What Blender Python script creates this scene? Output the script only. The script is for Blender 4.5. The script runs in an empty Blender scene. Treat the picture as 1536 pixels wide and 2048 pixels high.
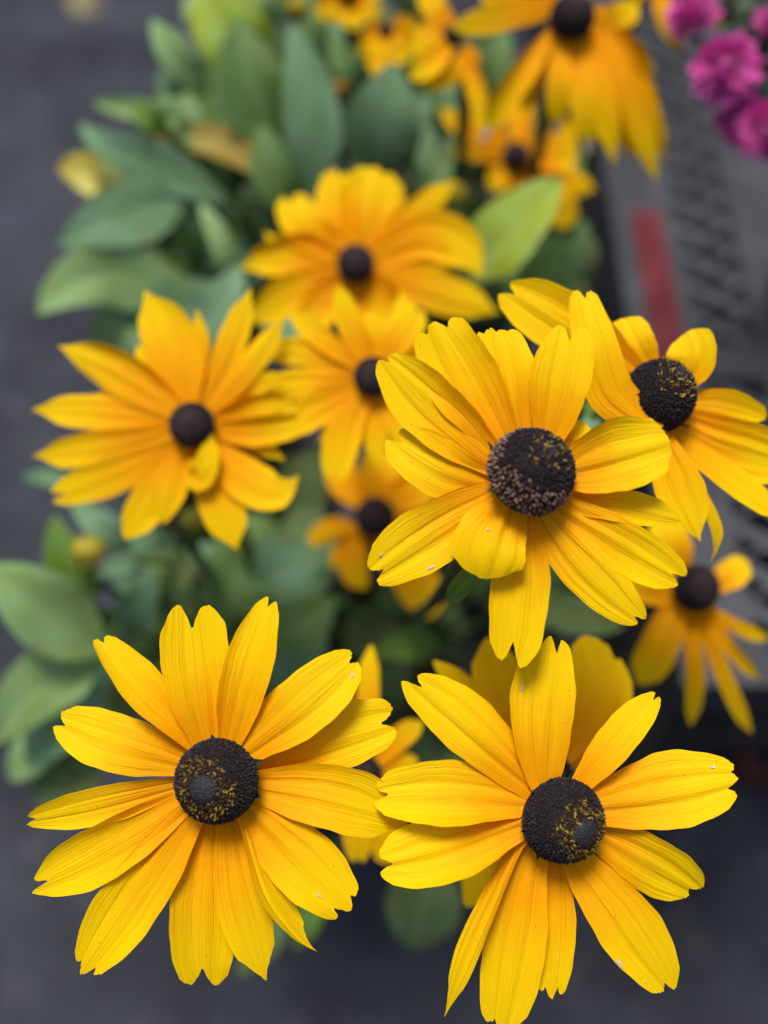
import bpy, math, random
import numpy as np
from mathutils import Vector

random.seed(7)
RS = np.random.RandomState(11)
R = math.radians
scene = bpy.context.scene
col = scene.collection

# ------------------------------------------------------------------ camera
PITCH = R(57.0)
FPX = 2363.0                       # focal length in photograph pixels (1536 wide)
CAM = np.array([0.0, 0.0, 0.85])
FWD = np.array([0, math.cos(PITCH), -math.sin(PITCH)])
UP = np.array([0, math.sin(PITCH), math.cos(PITCH)])
RIGHT = np.array([1.0, 0, 0])
cd = bpy.data.cameras.new('camera')
cam = bpy.data.objects.new('camera', cd)
col.objects.link(cam)
cam.location = CAM
cam.rotation_euler = (R(90) - PITCH, 0, 0)
cd.sensor_fit = 'HORIZONTAL'
cd.sensor_width = 36.0
cd.lens = 36.0 * FPX / 1536.0
cd.clip_start = 0.01
cd.clip_end = 500
cd.dof.use_dof = True
cd.dof.focus_distance = 0.314
cd.dof.aperture_fstop = 5.3
scene.camera = cam

# ------------------------------------------------------------------ world, sun, exposure
world = bpy.data.worlds.new('World')
scene.world = world
world.use_nodes = True
wn = world.node_tree
sky = wn.nodes.new('ShaderNodeTexSky')
sky.sky_type = 'NISHITA'
sky.sun_disc = False
SUN_EL, SUN_AZ = R(78), R(-35)      # soft, high daylight from behind and a little to one side
sky.sun_elevation = SUN_EL
sky.sun_rotation = SUN_AZ
sky.air_density = 1.0
sky.dust_density = 4.0
sky.ozone_density = 1.0
wn.links.new(sky.outputs[0], wn.nodes['Background'].inputs[0])
wn.nodes['Background'].inputs[1].default_value = 0.052
sl = bpy.data.lights.new('sun', 'SUN')
sun = bpy.data.objects.new('sun', sl)
col.objects.link(sun)
sl.energy = 1.5
sl.angle = R(18)
sl.color = (1.0, 0.96, 0.9)
sd = Vector((math.sin(SUN_AZ) * math.cos(SUN_EL), math.cos(SUN_AZ) * math.cos(SUN_EL), math.sin(SUN_EL)))
sun.rotation_euler = sd.to_track_quat('Z', 'Y').to_euler()
sun.location = (0, 0, 3)
scene.view_settings.view_transform = 'Standard'
scene.view_settings.look = 'None'
scene.view_settings.exposure = 1.27
scene.view_settings.gamma = 1.0
scene.view_settings.use_curve_mapping = False
scene.render.engine = 'CYCLES'
scene.cycles.max_bounces = 8
scene.cycles.use_denoising = True


# ------------------------------------------------------------------ helpers
def at(px, py, d):
    """point seen at photograph pixel (px, py) at depth d along the optical axis"""
    return CAM + d * (FWD + (px - 768.0) / FPX * RIGHT + (1024.0 - py) / FPX * UP)


def unit(v):
    n = np.linalg.norm(v, axis=-1, keepdims=True)
    return v / np.maximum(n, 1e-12)


def mesh_obj(name, verts, faces, mat, parent=None, smooth=True, uv=None):
    me = bpy.data.meshes.new(name)
    me.from_pydata([tuple(v) for v in verts], [], [tuple(f) for f in faces])
    if uv is not None:
        lay = me.uv_layers.new(name='UVMap')
        li = np.zeros(len(me.loops), dtype=np.int32)
        me.loops.foreach_get('vertex_index', li)
        lay.data.foreach_set('uv', np.asarray(uv, dtype=np.float32)[li].ravel())
    if smooth:
        me.polygons.foreach_set('use_smooth', [True] * len(me.polygons))
    me.materials.append(mat)
    o = bpy.data.objects.new(name, me)
    col.objects.link(o)
    if parent is not None:
        o.parent = parent
        o.matrix_parent_inverse = parent.matrix_world.inverted()
    return o


def empty(name, loc, label, cat, group=None):
    o = bpy.data.objects.new(name, None)
    o.empty_display_size = 0.01
    col.objects.link(o)
    o.location = tuple(loc)
    o['label'] = label
    o['category'] = cat
    if group:
        o['group'] = group
    bpy.context.view_layer.update()
    return o


def grid_faces(nr, nc):
    f = []
    for i in range(nr - 1):
        for j in range(nc - 1):
            a = i * nc + j
            f.append((a, a + 1, a + nc + 1, a + nc))
    return f


def catmull(pts, ts):
    """Catmull-Rom through pts (n,3), parameterised by chord length; ts in 0..1 (values beyond 1 extrapolate)"""
    pts = np.asarray(pts, float)
    seg = np.linalg.norm(np.diff(pts, axis=0), axis=1)
    k = np.concatenate([[0], np.cumsum(seg)])
    k /= k[-1]
    m = np.zeros_like(pts)
    m[1:-1] = (pts[2:] - pts[:-2]) / (k[2:] - k[:-2])[:, None]
    if len(pts) > 2:
        m[0] = 2 * (pts[1] - pts[0]) / (k[1] - k[0]) - m[1]
        m[-1] = 2 * (pts[-1] - pts[-2]) / (k[-1] - k[-2]) - m[-2]
    else:
        m[0] = m[-1] = pts[1] - pts[0]
    ts = np.asarray(ts, float)
    idx = np.clip(np.searchsorted(k, ts, side='right') - 1, 0, len(pts) - 2)
    h = (k[idx + 1] - k[idx])[..., None]
    x = ((ts - k[idx]) / (k[idx + 1] - k[idx]))[..., None]
    p0, p1, m0, m1 = pts[idx], pts[idx + 1], m[idx] * h, m[idx + 1] * h
    x2, x3 = x * x, x * x * x
    return (2 * x3 - 3 * x2 + 1) * p0 + (x3 - 2 * x2 + x) * m0 + (-2 * x3 + 3 * x2) * p1 + (x3 - x2) * m1


def tube(pts, radii, n=8, rings=18):
    ts = np.linspace(0, 1, rings)
    c = catmull(pts, ts)
    rad = np.interp(ts, np.linspace(0, 1, len(radii)), radii)
    tan = unit(np.gradient(c, axis=0))
    ref = np.array([0.31, 0.77, 0.12])
    a = unit(np.cross(tan, ref))
    b = np.cross(tan, a)
    ang = np.linspace(0, 2 * math.pi, n, endpoint=False)
    v = c[:, None, :] + rad[:, None, None] * (np.cos(ang)[None, :, None] * a[:, None, :] + np.sin(ang)[None, :, None] * b[:, None, :])
    f = []
    for i in range(rings - 1):
        for j in range(n):
            j2 = (j + 1) % n
            f.append((i * n + j, i * n + j2, (i + 1) * n + j2, (i + 1) * n + j))
    f.append(tuple(range(n))[::-1])
    f.append(tuple((rings - 1) * n + j for j in range(n)))
    return v.reshape(-1, 3), f


def box(x0, x1, y0, y1, z0, z1):
    v = [(x, y, z) for z in (z0, z1) for y in (y0, y1) for x in (x0, x1)]
    f = [(0, 2, 3, 1), (4, 5, 7, 6), (0, 1, 5, 4), (2, 6, 7, 3), (0, 4, 6, 2), (1, 3, 7, 5)]
    return v, f


# ------------------------------------------------------------------ materials
class NT:
    def __init__(self, name):
        self.m = bpy.data.materials.new(name)
        self.m.use_nodes = True
        self.t = self.m.node_tree
        self.t.nodes.clear()
        self.out = self.n('ShaderNodeOutputMaterial')

    def n(self, kind, **kw):
        nd = self.t.nodes.new(kind)
        for k, v in kw.items():
            setattr(nd, k, v)
        return nd

    def put(self, sock, v):
        if hasattr(v, 'is_linked'):
            self.t.links.new(v, sock)
        else:
            sock.default_value = v

    def math(self, op, a, b=0.0, c=0.0, clamp=False):
        nd = self.n('ShaderNodeMath', operation=op, use_clamp=clamp)
        self.put(nd.inputs[0], a)
        self.put(nd.inputs[1], b)
        self.put(nd.inputs[2], c)
        return nd.outputs[0]

    def ss(self, x, lo, hi, a=0.0, b=1.0):
        nd = self.n('ShaderNodeMapRange', interpolation_type='SMOOTHSTEP')
        self.put(nd.inputs[0], x)
        for i, v in enumerate((lo, hi, a, b)):
            self.put(nd.inputs[1 + i], v)
        return nd.outputs[0]

    def mix(self, f, a, b, blend='MIX'):
        nd = self.n('ShaderNodeMix', data_type='RGBA', blend_type=blend)
        self.put(nd.inputs[0], f)
        self.put(nd.inputs[6], a)
        self.put(nd.inputs[7], b)
        return nd.outputs[2]

    def xyz(self, x, y, z):
        nd = self.n('ShaderNodeCombineXYZ')
        self.put(nd.inputs[0], x)
        self.put(nd.inputs[1], y)
        self.put(nd.inputs[2], z)
        return nd.outputs[0]

    def noise(self, vec, scale, detail=2.0, rough=0.5):
        nd = self.n('ShaderNodeTexNoise')
        if vec is not None:
            self.put(nd.inputs['Vector'], vec)
        nd.inputs['Scale'].default_value = scale
        nd.inputs['Detail'].default_value = detail
        nd.inputs['Roughness'].default_value = rough
        return nd.outputs[0]

    def voro(self, vec, scale):
        nd = self.n('ShaderNodeTexVoronoi')
        self.put(nd.inputs['Vector'], vec)
        nd.inputs['Scale'].default_value = scale
        return nd.outputs['Distance'], nd.outputs['Color']

    def bump(self, h, strength, dist):
        nd = self.n('ShaderNodeBump')
        nd.inputs['Strength'].default_value = strength
        nd.inputs['Distance'].default_value = dist
        self.put(nd.inputs['Height'], h)
        return nd.outputs[0]

    def pbsdf(self, color, rough=0.6, spec=0.3, metal=0.0, normal=None, sheen=0.0):
        nd = self.n('ShaderNodeBsdfPrincipled')
        self.put(nd.inputs['Base Color'], color)
        self.put(nd.inputs['Roughness'], rough)
        nd.inputs['Specular IOR Level'].default_value = spec
        nd.inputs['Metallic'].default_value = metal
        nd.inputs['Sheen Weight'].default_value = sheen
        if normal is not None:
            self.put(nd.inputs['Normal'], normal)
        return nd.outputs[0]

    def done(self, shader):
        self.put(self.out.inputs[0], shader)
        return self.m

    def translucent_mix(self, shader, color, fac, normal=None):
        tr = self.n('ShaderNodeBsdfTranslucent')
        self.put(tr.inputs[0], color)
        if normal is not None:
            self.put(tr.inputs['Normal'], normal)
        mx = self.n('ShaderNodeMixShader')
        mx.inputs[0].default_value = fac
        self.put(mx.inputs[1], shader)
        self.put(mx.inputs[2], tr.outputs[0])
        return mx.outputs[0]


def petal_material():
    k = NT('petal_yellow')
    uv = k.n('ShaderNodeUVMap')
    sp = k.n('ShaderNodeSeparateXYZ')
    k.put(sp.inputs[0], uv.outputs[0])
    s, t = sp.outputs[0], sp.outputs[1]
    oi = k.n('ShaderNodeObjectInfo')
    rnd = k.math('MULTIPLY', oi.outputs['Random'], 57.0)
    orange = k.n('ShaderNodeSeparateColor')
    k.put(orange.inputs[0], oi.outputs['Color'])
    streak = k.noise(k.xyz(k.math('MULTIPLY', s, 17.0), k.math('MULTIPLY', t, 0.9), rnd), 1.0, 3.0, 0.6)
    fine = k.noise(k.xyz(k.math('MULTIPLY', s, 46.0), k.math('MULTIPLY', t, 2.2), rnd), 1.0, 2.0, 0.6)
    blotch = k.noise(k.xyz(k.math('MULTIPLY', s, 2.2), k.math('MULTIPLY', t, 4.0), rnd), 1.0, 2.0)
    # pigment: orange at the base, yellow to the tip
    tt = k.math('ADD', t, k.math('MULTIPLY', k.math('SUBTRACT', streak, 0.5), 0.35))
    tt = k.math('ADD', tt, k.math('MULTIPLY', k.math('SUBTRACT', blotch, 0.5), 0.25))
    tt = k.math('SUBTRACT', tt, k.math('MULTIPLY', k.math('SUBTRACT', orange.outputs[0], 0.5), 0.72))
    f = k.ss(tt, 0.08, 0.82)
    c = k.mix(f, (0.87, 0.350, 0.0006, 1), (0.90, 0.580, 0.0010, 1))
    # darker pigment veins, stronger near the base
    vein = k.ss(streak, 0.60, 0.74)
    vein = k.math('MULTIPLY', vein, k.ss(t, 0.0, 0.8, 0.55, 0.16))
    c = k.mix(vein, c, (0.60, 0.22, 0.001, 1))
    c = k.mix(k.math('MULTIPLY', k.ss(fine, 0.56, 0.72), 0.20), c, (0.70, 0.34, 0.001, 1))
    # two grooves of the ray floret carry a little more pigment
    a = k.math('ABSOLUTE', k.math('SUBTRACT', k.math('ABSOLUTE', k.math('SUBTRACT', s, 0.5)), 0.17))
    gr = k.math('MULTIPLY', k.ss(a, 0.0, 0.03, 1.0, 0.0), k.ss(t, 0.1, 0.95, 0.42, 0.12))
    gr = k.math('MULTIPLY', gr, k.ss(k.noise(k.xyz(k.math('MULTIPLY', s, 5.0), k.math('MULTIPLY', t, 2.0), rnd), 1.0, 1.0), 0.4, 0.62))
    c = k.mix(gr, c, (0.56, 0.21, 0.001, 1))
    # specks of dirt and pollen
    v3 = k.xyz(k.math('MULTIPLY', s, 9.0), k.math('MULTIPLY', t, 24.0), rnd)
    d1, c1 = k.voro(v3, 1.0)
    sc = k.n('ShaderNodeSeparateColor')
    k.put(sc.inputs[0], c1)
    dirt = k.math('MULTIPLY', k.ss(d1, 0.05, 0.13, 1.0, 0.0), k.math('GREATER_THAN', sc.outputs[0], 0.93))
    c = k.mix(k.math('MULTIPLY', dirt, 0.85), c, (0.16, 0.06, 0.01, 1))
    pol = k.math('MULTIPLY', k.ss(d1, 0.04, 0.10, 1.0, 0.0), k.math('LESS_THAN', sc.outputs[1], 0.10))
    c = k.mix(k.math('MULTIPLY', pol, 0.7), c, (0.95, 0.80, 0.35, 1))
    h = k.math('ADD', k.math('MULTIPLY', streak, 0.7), k.math('MULTIPLY', fine, 0.4))
    nm = k.bump(h, 0.55, 0.0012)
    sh = k.pbsdf(c, 0.60, 0.10, 0.0, nm)
    return k.done(k.translucent_mix(sh, c, 0.22, nm))


def leaf_material():
    k = NT('leaf_green')
    uv = k.n('ShaderNodeUVMap')
    sp = k.n('ShaderNodeSeparateXYZ')
    k.put(sp.inputs[0], uv.outputs[0])
    s, t = sp.outputs[0], sp.outputs[1]
    oi = k.n('ShaderNodeObjectInfo')
    rnd = k.math('MULTIPLY', oi.outputs['Random'], 91.0)
    c = oi.outputs['Color']
    big = k.noise(k.xyz(k.math('MULTIPLY', s, 2.0), k.math('MULTIPLY', t, 3.0), rnd), 1.0, 3.0)
    hsv = k.n('ShaderNodeHueSaturation')
    k.put(hsv.inputs['Color'], c)
    k.put(hsv.inputs['Hue'], k.ss(big, 0.3, 0.7, 0.475, 0.515))
    k.put(hsv.inputs['Saturation'], k.ss(big, 0.2, 0.8, 1.15, 0.85))
    k.put(hsv.inputs['Value'], k.ss(big, 0.25, 0.75, 0.80, 1.15))
    ax = k.math('ABSOLUTE', k.math('SUBTRACT', s, 0.5))
    w = k.n('ShaderNodeTexWave')
    k.put(w.inputs['Vector'], k.xyz(k.math('SUBTRACT', k.math('MULTIPLY', t, 1.0), k.math('MULTIPLY', ax, 0.9)), 0.0, 0.0))
    w.inputs['Scale'].default_value = 3.2
    w.inputs['Distortion'].default_value = 0.6
    side = k.ss(w.outputs[1], 0.86, 0.99)
    mid = k.ss(ax, 0.0, 0.035, 1.0, 0.0)
    vein = k.math('MAXIMUM', k.math('MULTIPLY', side, 0.35), k.math('MULTIPLY', mid, 0.6))
    c2 = k.mix(vein, hsv.outputs[0], (0.30, 0.38, 0.16, 1))
    edge = k.math('MULTIPLY', k.ss(ax, 0.36, 0.5), k.ss(k.noise(k.xyz(k.math('MULTIPLY', s, 7.0), k.math('MULTIPLY', t, 9.0), rnd), 1.0, 3.0), 0.5, 0.66))
    c2 = k.mix(k.math('MULTIPLY', edge, 0.7), c2, (0.20, 0.13, 0.05, 1))
    spots = k.ss(k.noise(k.xyz(k.math('MULTIPLY', s, 12.0), k.math('MULTIPLY', t, 20.0), rnd), 1.0, 2.0), 0.66, 0.74)
    c2 = k.mix(k.math('MULTIPLY', spots, 0.5), c2, (0.16, 0.12, 0.04, 1))
    grain = k.noise(None, 900.0, 2.0)
    nm = k.bump(k.math('ADD', k.math('MULTIPLY', grain, 0.3), k.math('MULTIPLY', vein, -1.0)), 0.4, 0.0008)
    sh = k.pbsdf(c2, 0.55, 0.28, 0.0, nm, 0.12)
    return k.done(k.translucent_mix(sh, c2, 0.22, nm))


def simple(name, c1, c2, scale=400.0, rough=0.6, spec=0.3, metal=0.0, bump=0.0, bdist=0.001, detail=3.0, sheen=0.0):
    k = NT(name)
    tc = k.n('ShaderNodeTexCoord')
    nz = k.noise(tc.outputs['Object'], scale, detail)
    c = k.mix(k.ss(nz, 0.3, 0.7), c1 + (1,), c2 + (1,))
    nm = k.bump(nz, bump, bdist) if bump else None
    return k.done(k.pbsdf(c, rough, spec, metal, nm, sheen))


def ground_material():
    k = NT('ground_asphalt')
    tc = k.n('ShaderNodeTexCoord')
    v = tc.outputs['Object']
    big = k.noise(v, 7.0, 5.0, 0.6)
    mid = k.noise(v, 26.0, 4.0, 0.6)
    grit = k.noise(v, 420.0, 3.0, 0.7)
    d, cc = k.voro(v, 300.0)
    c = k.mix(k.ss(big, 0.36, 0.70), (0.019, 0.0215, 0.029, 1), (0.055, 0.062, 0.082, 1))
    c = k.mix(k.math('MULTIPLY', k.ss(mid, 0.52, 0.75), 0.8), c, (0.080, 0.084, 0.092, 1))
    sc = k.n('ShaderNodeSeparateColor')
    k.put(sc.inputs[0], cc)
    c = k.mix(k.math('MULTIPLY', sc.outputs[0], 0.35), c, (0.055, 0.056, 0.062, 1))
    c = k.mix(k.ss(grit, 0.55, 0.75, 0.0, 0.5), c, (0.012, 0.012, 0.015, 1))
    nm = k.bump(k.math('ADD', grit, d), 0.6, 0.003)
    return k.done(k.pbsdf(c, 0.85, 0.15, 0.0, nm))


M_PETAL = petal_material()
M_LEAF = leaf_material()
M_GROUND = ground_material()
M_CONE = simple('cone_dark', (0.007, 0.005, 0.007), (0.020, 0.013, 0.014), 1500.0, 0.8, 0.15)
M_FLORET = simple('floret_dark', (0.007, 0.005, 0.008), (0.028, 0.020, 0.026), 900.0, 0.65, 0.3)
M_APEX = simple('floret_apex', (0.036, 0.036, 0.046), (0.105, 0.105, 0.128), 1200.0, 0.7, 0.25)
M_PURPLE = simple('floret_purple', (0.045, 0.024, 0.027), (0.085, 0.052, 0.056), 700.0, 0.75, 0.25)
M_NUB = simple('cone_nub', (0.009, 0.009, 0.012), (0.030, 0.030, 0.038), 1600.0, 0.6, 0.3, 0, 1.0, 0.0006, 2.0)
M_POLLEN = simple('floret_pollen', (0.11, 0.06, 0.008), (0.44, 0.29, 0.04), 700.0, 0.7, 0.2)
M_POLLEN_DK = simple('floret_olive', (0.030, 0.020, 0.006), (0.13, 0.08, 0.012), 700.0, 0.7, 0.2)
M_BROWN = simple('floret_brown', (0.055, 0.026, 0.019), (0.34, 0.21, 0.15), 800.0, 0.75, 0.2)
M_STEM = simple('stem_green', (0.030, 0.052, 0.016), (0.065, 0.090, 0.036), 260.0, 0.65, 0.2, 0, 0.4, 0.0006, 3.0, 0.0)
M_SEPAL = simple('sepal_green', (0.016, 0.045, 0.014), (0.05, 0.10, 0.03), 500.0, 0.6, 0.3)
M_FLECK = simple('torn_white', (0.42, 0.35, 0.24), (0.58, 0.53, 0.42), 1500.0, 0.7, 0.2)
M_POT = simple('pot_black', (0.012, 0.012, 0.013), (0.022, 0.022, 0.023), 60.0, 0.5, 0.4)
M_SOIL = simple('soil', (0.010, 0.007, 0.005), (0.035, 0.024, 0.016), 180.0, 0.95, 0.1, 0, 1.0, 0.006)
M_STEEL = simple('galvanised_steel', (0.020, 0.023, 0.027), (0.042, 0.046, 0.053), 38.0, 0.55, 0.35, 0.0, 0.15, 0.001, 5.0)
M_STEEL_DK = simple('weathered_steel', (0.085, 0.092, 0.10), (0.14, 0.15, 0.16), 55.0, 0.6, 0.3, 0.0, 0.2, 0.001, 5.0)
M_RED = simple('worn_red_paint', (0.095, 0.010, 0.015), (0.13, 0.027, 0.035), 45.0, 0.7, 0.15, 0, 0.1, 0.001, 4.0)
M_SHADE_PANEL = simple('shade_panel_black', (0.026, 0.026, 0.024), (0.045, 0.045, 0.042), 30.0, 0.8, 0.15)  # for the added panels that deepen the shade under the bench
M_RUST = simple('rusty_red', (0.10, 0.025, 0.018), (0.17, 0.06, 0.04), 90.0, 0.8, 0.2)
M_MUM = simple('magenta_petal', (0.66, 0.035, 0.33), (0.84, 0.17, 0.60), 160.0, 0.55, 0.25, 0, 0, 0.001, 2.0, 0.2)
M_TERRA = simple('terracotta_red', (0.15, 0.020, 0.012), (0.23, 0.045, 0.025), 60.0, 0.7, 0.3)

# ------------------------------------------------------------------ the ground
gv, gf = [], []
s = 60.0
ground = mesh_obj('ground', [(-s, -s, 0), (s, -s, 0), (s, s, 0), (-s, s, 0)], [(0, 1, 2, 3)], M_GROUND, smooth=False)
ground['kind'] = 'structure'
ground['label'] = 'dark blue-grey asphalt ground below the plants'

# ------------------------------------------------------------------ steel display bench with expanded-metal deck
ZB = 0.33
BY0, BY1 = 0.238, 1.30
bench = empty('display_bench', (0.45, 0.75, 0), 'low grey steel display bench with expanded-metal deck and red-marked edge rail', 'bench')


def slab(name, x0, x1, y0, y1, z0, z1, mat, parent, bev=0.0012):
    v, f = box(x0, x1, y0, y1, z0, z1)
    o = mesh_obj(name, v, f, mat, parent, smooth=False)
    b = o.modifiers.new('bevel', 'BEVEL')
    b.width = bev
    b.segments = 2
    return o


rail = slab('edge_rail', 0.1433, 0.1837, BY0, BY1, ZB - 0.030, ZB, M_STEEL, bench)
slab('rail_stripe', 0.1548, 0.1735, 0.432, 0.562, ZB + 0.0005, ZB + 0.0020, M_RED, rail, 0.0004)['label'] = 'worn red paint stripe'
slab('edge_rail', 0.1837, 0.75, BY0, BY0 + 0.022, ZB - 0.030, ZB - 0.0015, M_STEEL, bench)
slab('flat_bar', 0.2154, 0.2560, BY0 + 0.0225, BY1, ZB - 0.005, ZB + 0.0022, M_STEEL, bench)
slab('edge_rail', 0.7505, 0.79, BY0, BY1, ZB - 0.030, ZB, M_STEEL, bench)
slab('cross_bar', 0.1842, 0.2150, 0.425, 0.452, ZB - 0.004, ZB + 0.0035, M_STEEL, bench)
slab('deck_shade_sheet', 0.1520, 0.745, BY0 + 0.11, BY1 - 0.01, 0.185, 0.195, M_POT, bench)  # added dark sheet, blackens the view through the mesh holes
slab('side_shade_panel', 0.1475, 0.1515, BY0 + 0.004, BY1 - 0.01, 0.10, ZB - 0.0305, M_SHADE_PANEL, bench)  # added panel, darkens the shaded gap beside the rail
slab('end_shade_panel', 0.1520, 0.74, BY0 + 0.006, BY0 + 0.010, 0.235, ZB - 0.0305, M_SHADE_PANEL, bench)  # added panel, stands in for shade below the near end
for lx, ly in ((0.283, 0.33), (0.283, 1.20)):
    lg = slab('leg', lx - 0.016, lx + 0.016, ly - 0.016, ly + 0.016, 0.0, ZB - 0.0305, M_STEEL, bench)
    slab('foot', lx - 0.020, lx + 0.020, ly - 0.020, ly + 0.020, 0.0, 0.028, M_RUST, lg)


def expanded_metal(x0, x1, y0, y1, name):
    """flattened expanded metal: staggered diamonds left open in a sheet of tilted strands"""
    px, py = 0.0316, 0.0246
    hx, hy = 0.0132, 0.0078
    V, F = [], []
    nx, ny = int((x1 - x0) / px) + 1, int((y1 - y0) / py) + 1
    th = 0.0022
    for iy in range(ny * 2):
        for ix in range(nx):
            cx = x0 + (ix + 0.5) * px + (0.5 * px if iy % 2 else 0)
            cy = y0 + iy * py / 2
            if cx > x1 or cy > y1:
                continue
            # cell = hexagon-ish diamond ring between outer diamond and inner hole
            out = [(-px / 2, 0.002), (0, -py / 2), (px / 2, -0.002), (0, py / 2)]
            inn = [(-hx, 0.0028), (0.001, -hy), (hx, -0.0028), (-0.001, hy)]
            b = len(V)
            for (ax, ay) in out:
                V.append((cx + ax, cy + ay, ZB - 0.0035 + 0.0004 * math.sin(cx * 900)))
            for q, (ax, ay) in enumerate(inn):
                V.append((cx + ax, cy + ay, ZB - 0.0035 + (0.0016 if q == 3 else -0.0016)))
            for (ax, ay) in inn:
                V.append((cx + ax, cy + ay, ZB - 0.0035 - th))
            for q in range(4):
                r = (q + 1) % 4
                F.append((b + q, b + r, b + 4 + r, b + 4 + q))
                F.append((b + 4 + q, b + 4 + r, b + 8 + r, b + 8 + q))
    o = mesh_obj(name, V, F, M_STEEL_DK, bench, smooth=False)
    o['kind'] = 'stuff'
    return o


expanded_metal(0.1837 - 0.0316, 0.2154 + 0.012, BY0 + 0.022, BY1, 'mesh_deck')
expanded_metal(0.2560 - 0.0104, 0.735, BY0 + 0.022, BY1, 'mesh_deck')

# ------------------------------------------------------------------ pots (mostly hidden below the leaves)
POTS = [(-0.02, 0.33), (-0.11, 0.475), (0.055, 0.53)]


def lathe(profile, n=40, cx=0, cy=0):
    ang = np.linspace(0, 2 * math.pi, n, endpoint=False)
    V = [(cx + r * math.cos(a), cy + r * math.sin(a), z) for (r, z) in profile for a in ang]
    F = []
    for i in range(len(profile) - 1):
        for j in range(n):
            j2 = (j + 1) % n
            F.append((i * n + j, i * n + j2, (i + 1) * n + j2, (i + 1) * n + j))
    return V, F


POT_LABELS = ['black plastic nursery pot under the front flowers', 'black plastic nursery pot under the grey-green leaf clump',
              'black plastic nursery pot close beside the steel bench']
for (cx, cy), lb in zip(POTS, POT_LABELS):
    e = empty('plant_pot', (cx, cy, 0), lb, 'pot', 'black nursery pots')
    V, F = lathe([(0.0005, 0.002), (0.056, 0.0), (0.058, 0.002), (0.070, 0.132), (0.074, 0.134), (0.075, 0.150), (0.071, 0.151), (0.069, 0.133), (0.067, 0.10)], 40, cx, cy)
    mesh_obj('pot_body', V, F, M_POT, e)
    V, F = lathe([(0.0005, 0.144), (0.03, 0.142), (0.055, 0.139), (0.0688, 0.133)], 40, cx, cy)
    mesh_obj('soil', V, F, M_SOIL, e)


# ------------------------------------------------------------------ petals, leaves
LOBES = {
    'r': ([(0, 1.0, 0)], 0.10, 0.62),
    'p': ([(0, 0.9, 0)], 0.16, 0.22),
    '1': ([(0, 0.9, 0)], 0.12, 0.42),
    '2': ([(-0.5, 0.5, 0.0), (0.5, 0.5, 0.02)], 0.075, 0.46),
    '2n': ([(-0.5, 0.5, 0.0), (0.5, 0.5, 0.02)], 0.055, 0.34),
    '2d': ([(-0.5, 0.5, 0.0), (0.5, 0.5, 0.0)], 0.17, 0.80),
    '3': ([(-0.66, 0.34, 0.03), (0, 0.34, 0), (0.66, 0.34, 0.035)], 0.055, 0.48),
    '3n': ([(-0.66, 0.34, 0.03), (0, 0.34, 0), (0.66, 0.34, 0.035)], 0.04, 0.34),
    '4': ([(-0.75, 0.25, 0.01), (-0.25, 0.25, 0.0), (0.25, 0.25, 0.015), (0.75, 0.25, 0.05)], 0.045, 0.66),
}


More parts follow.
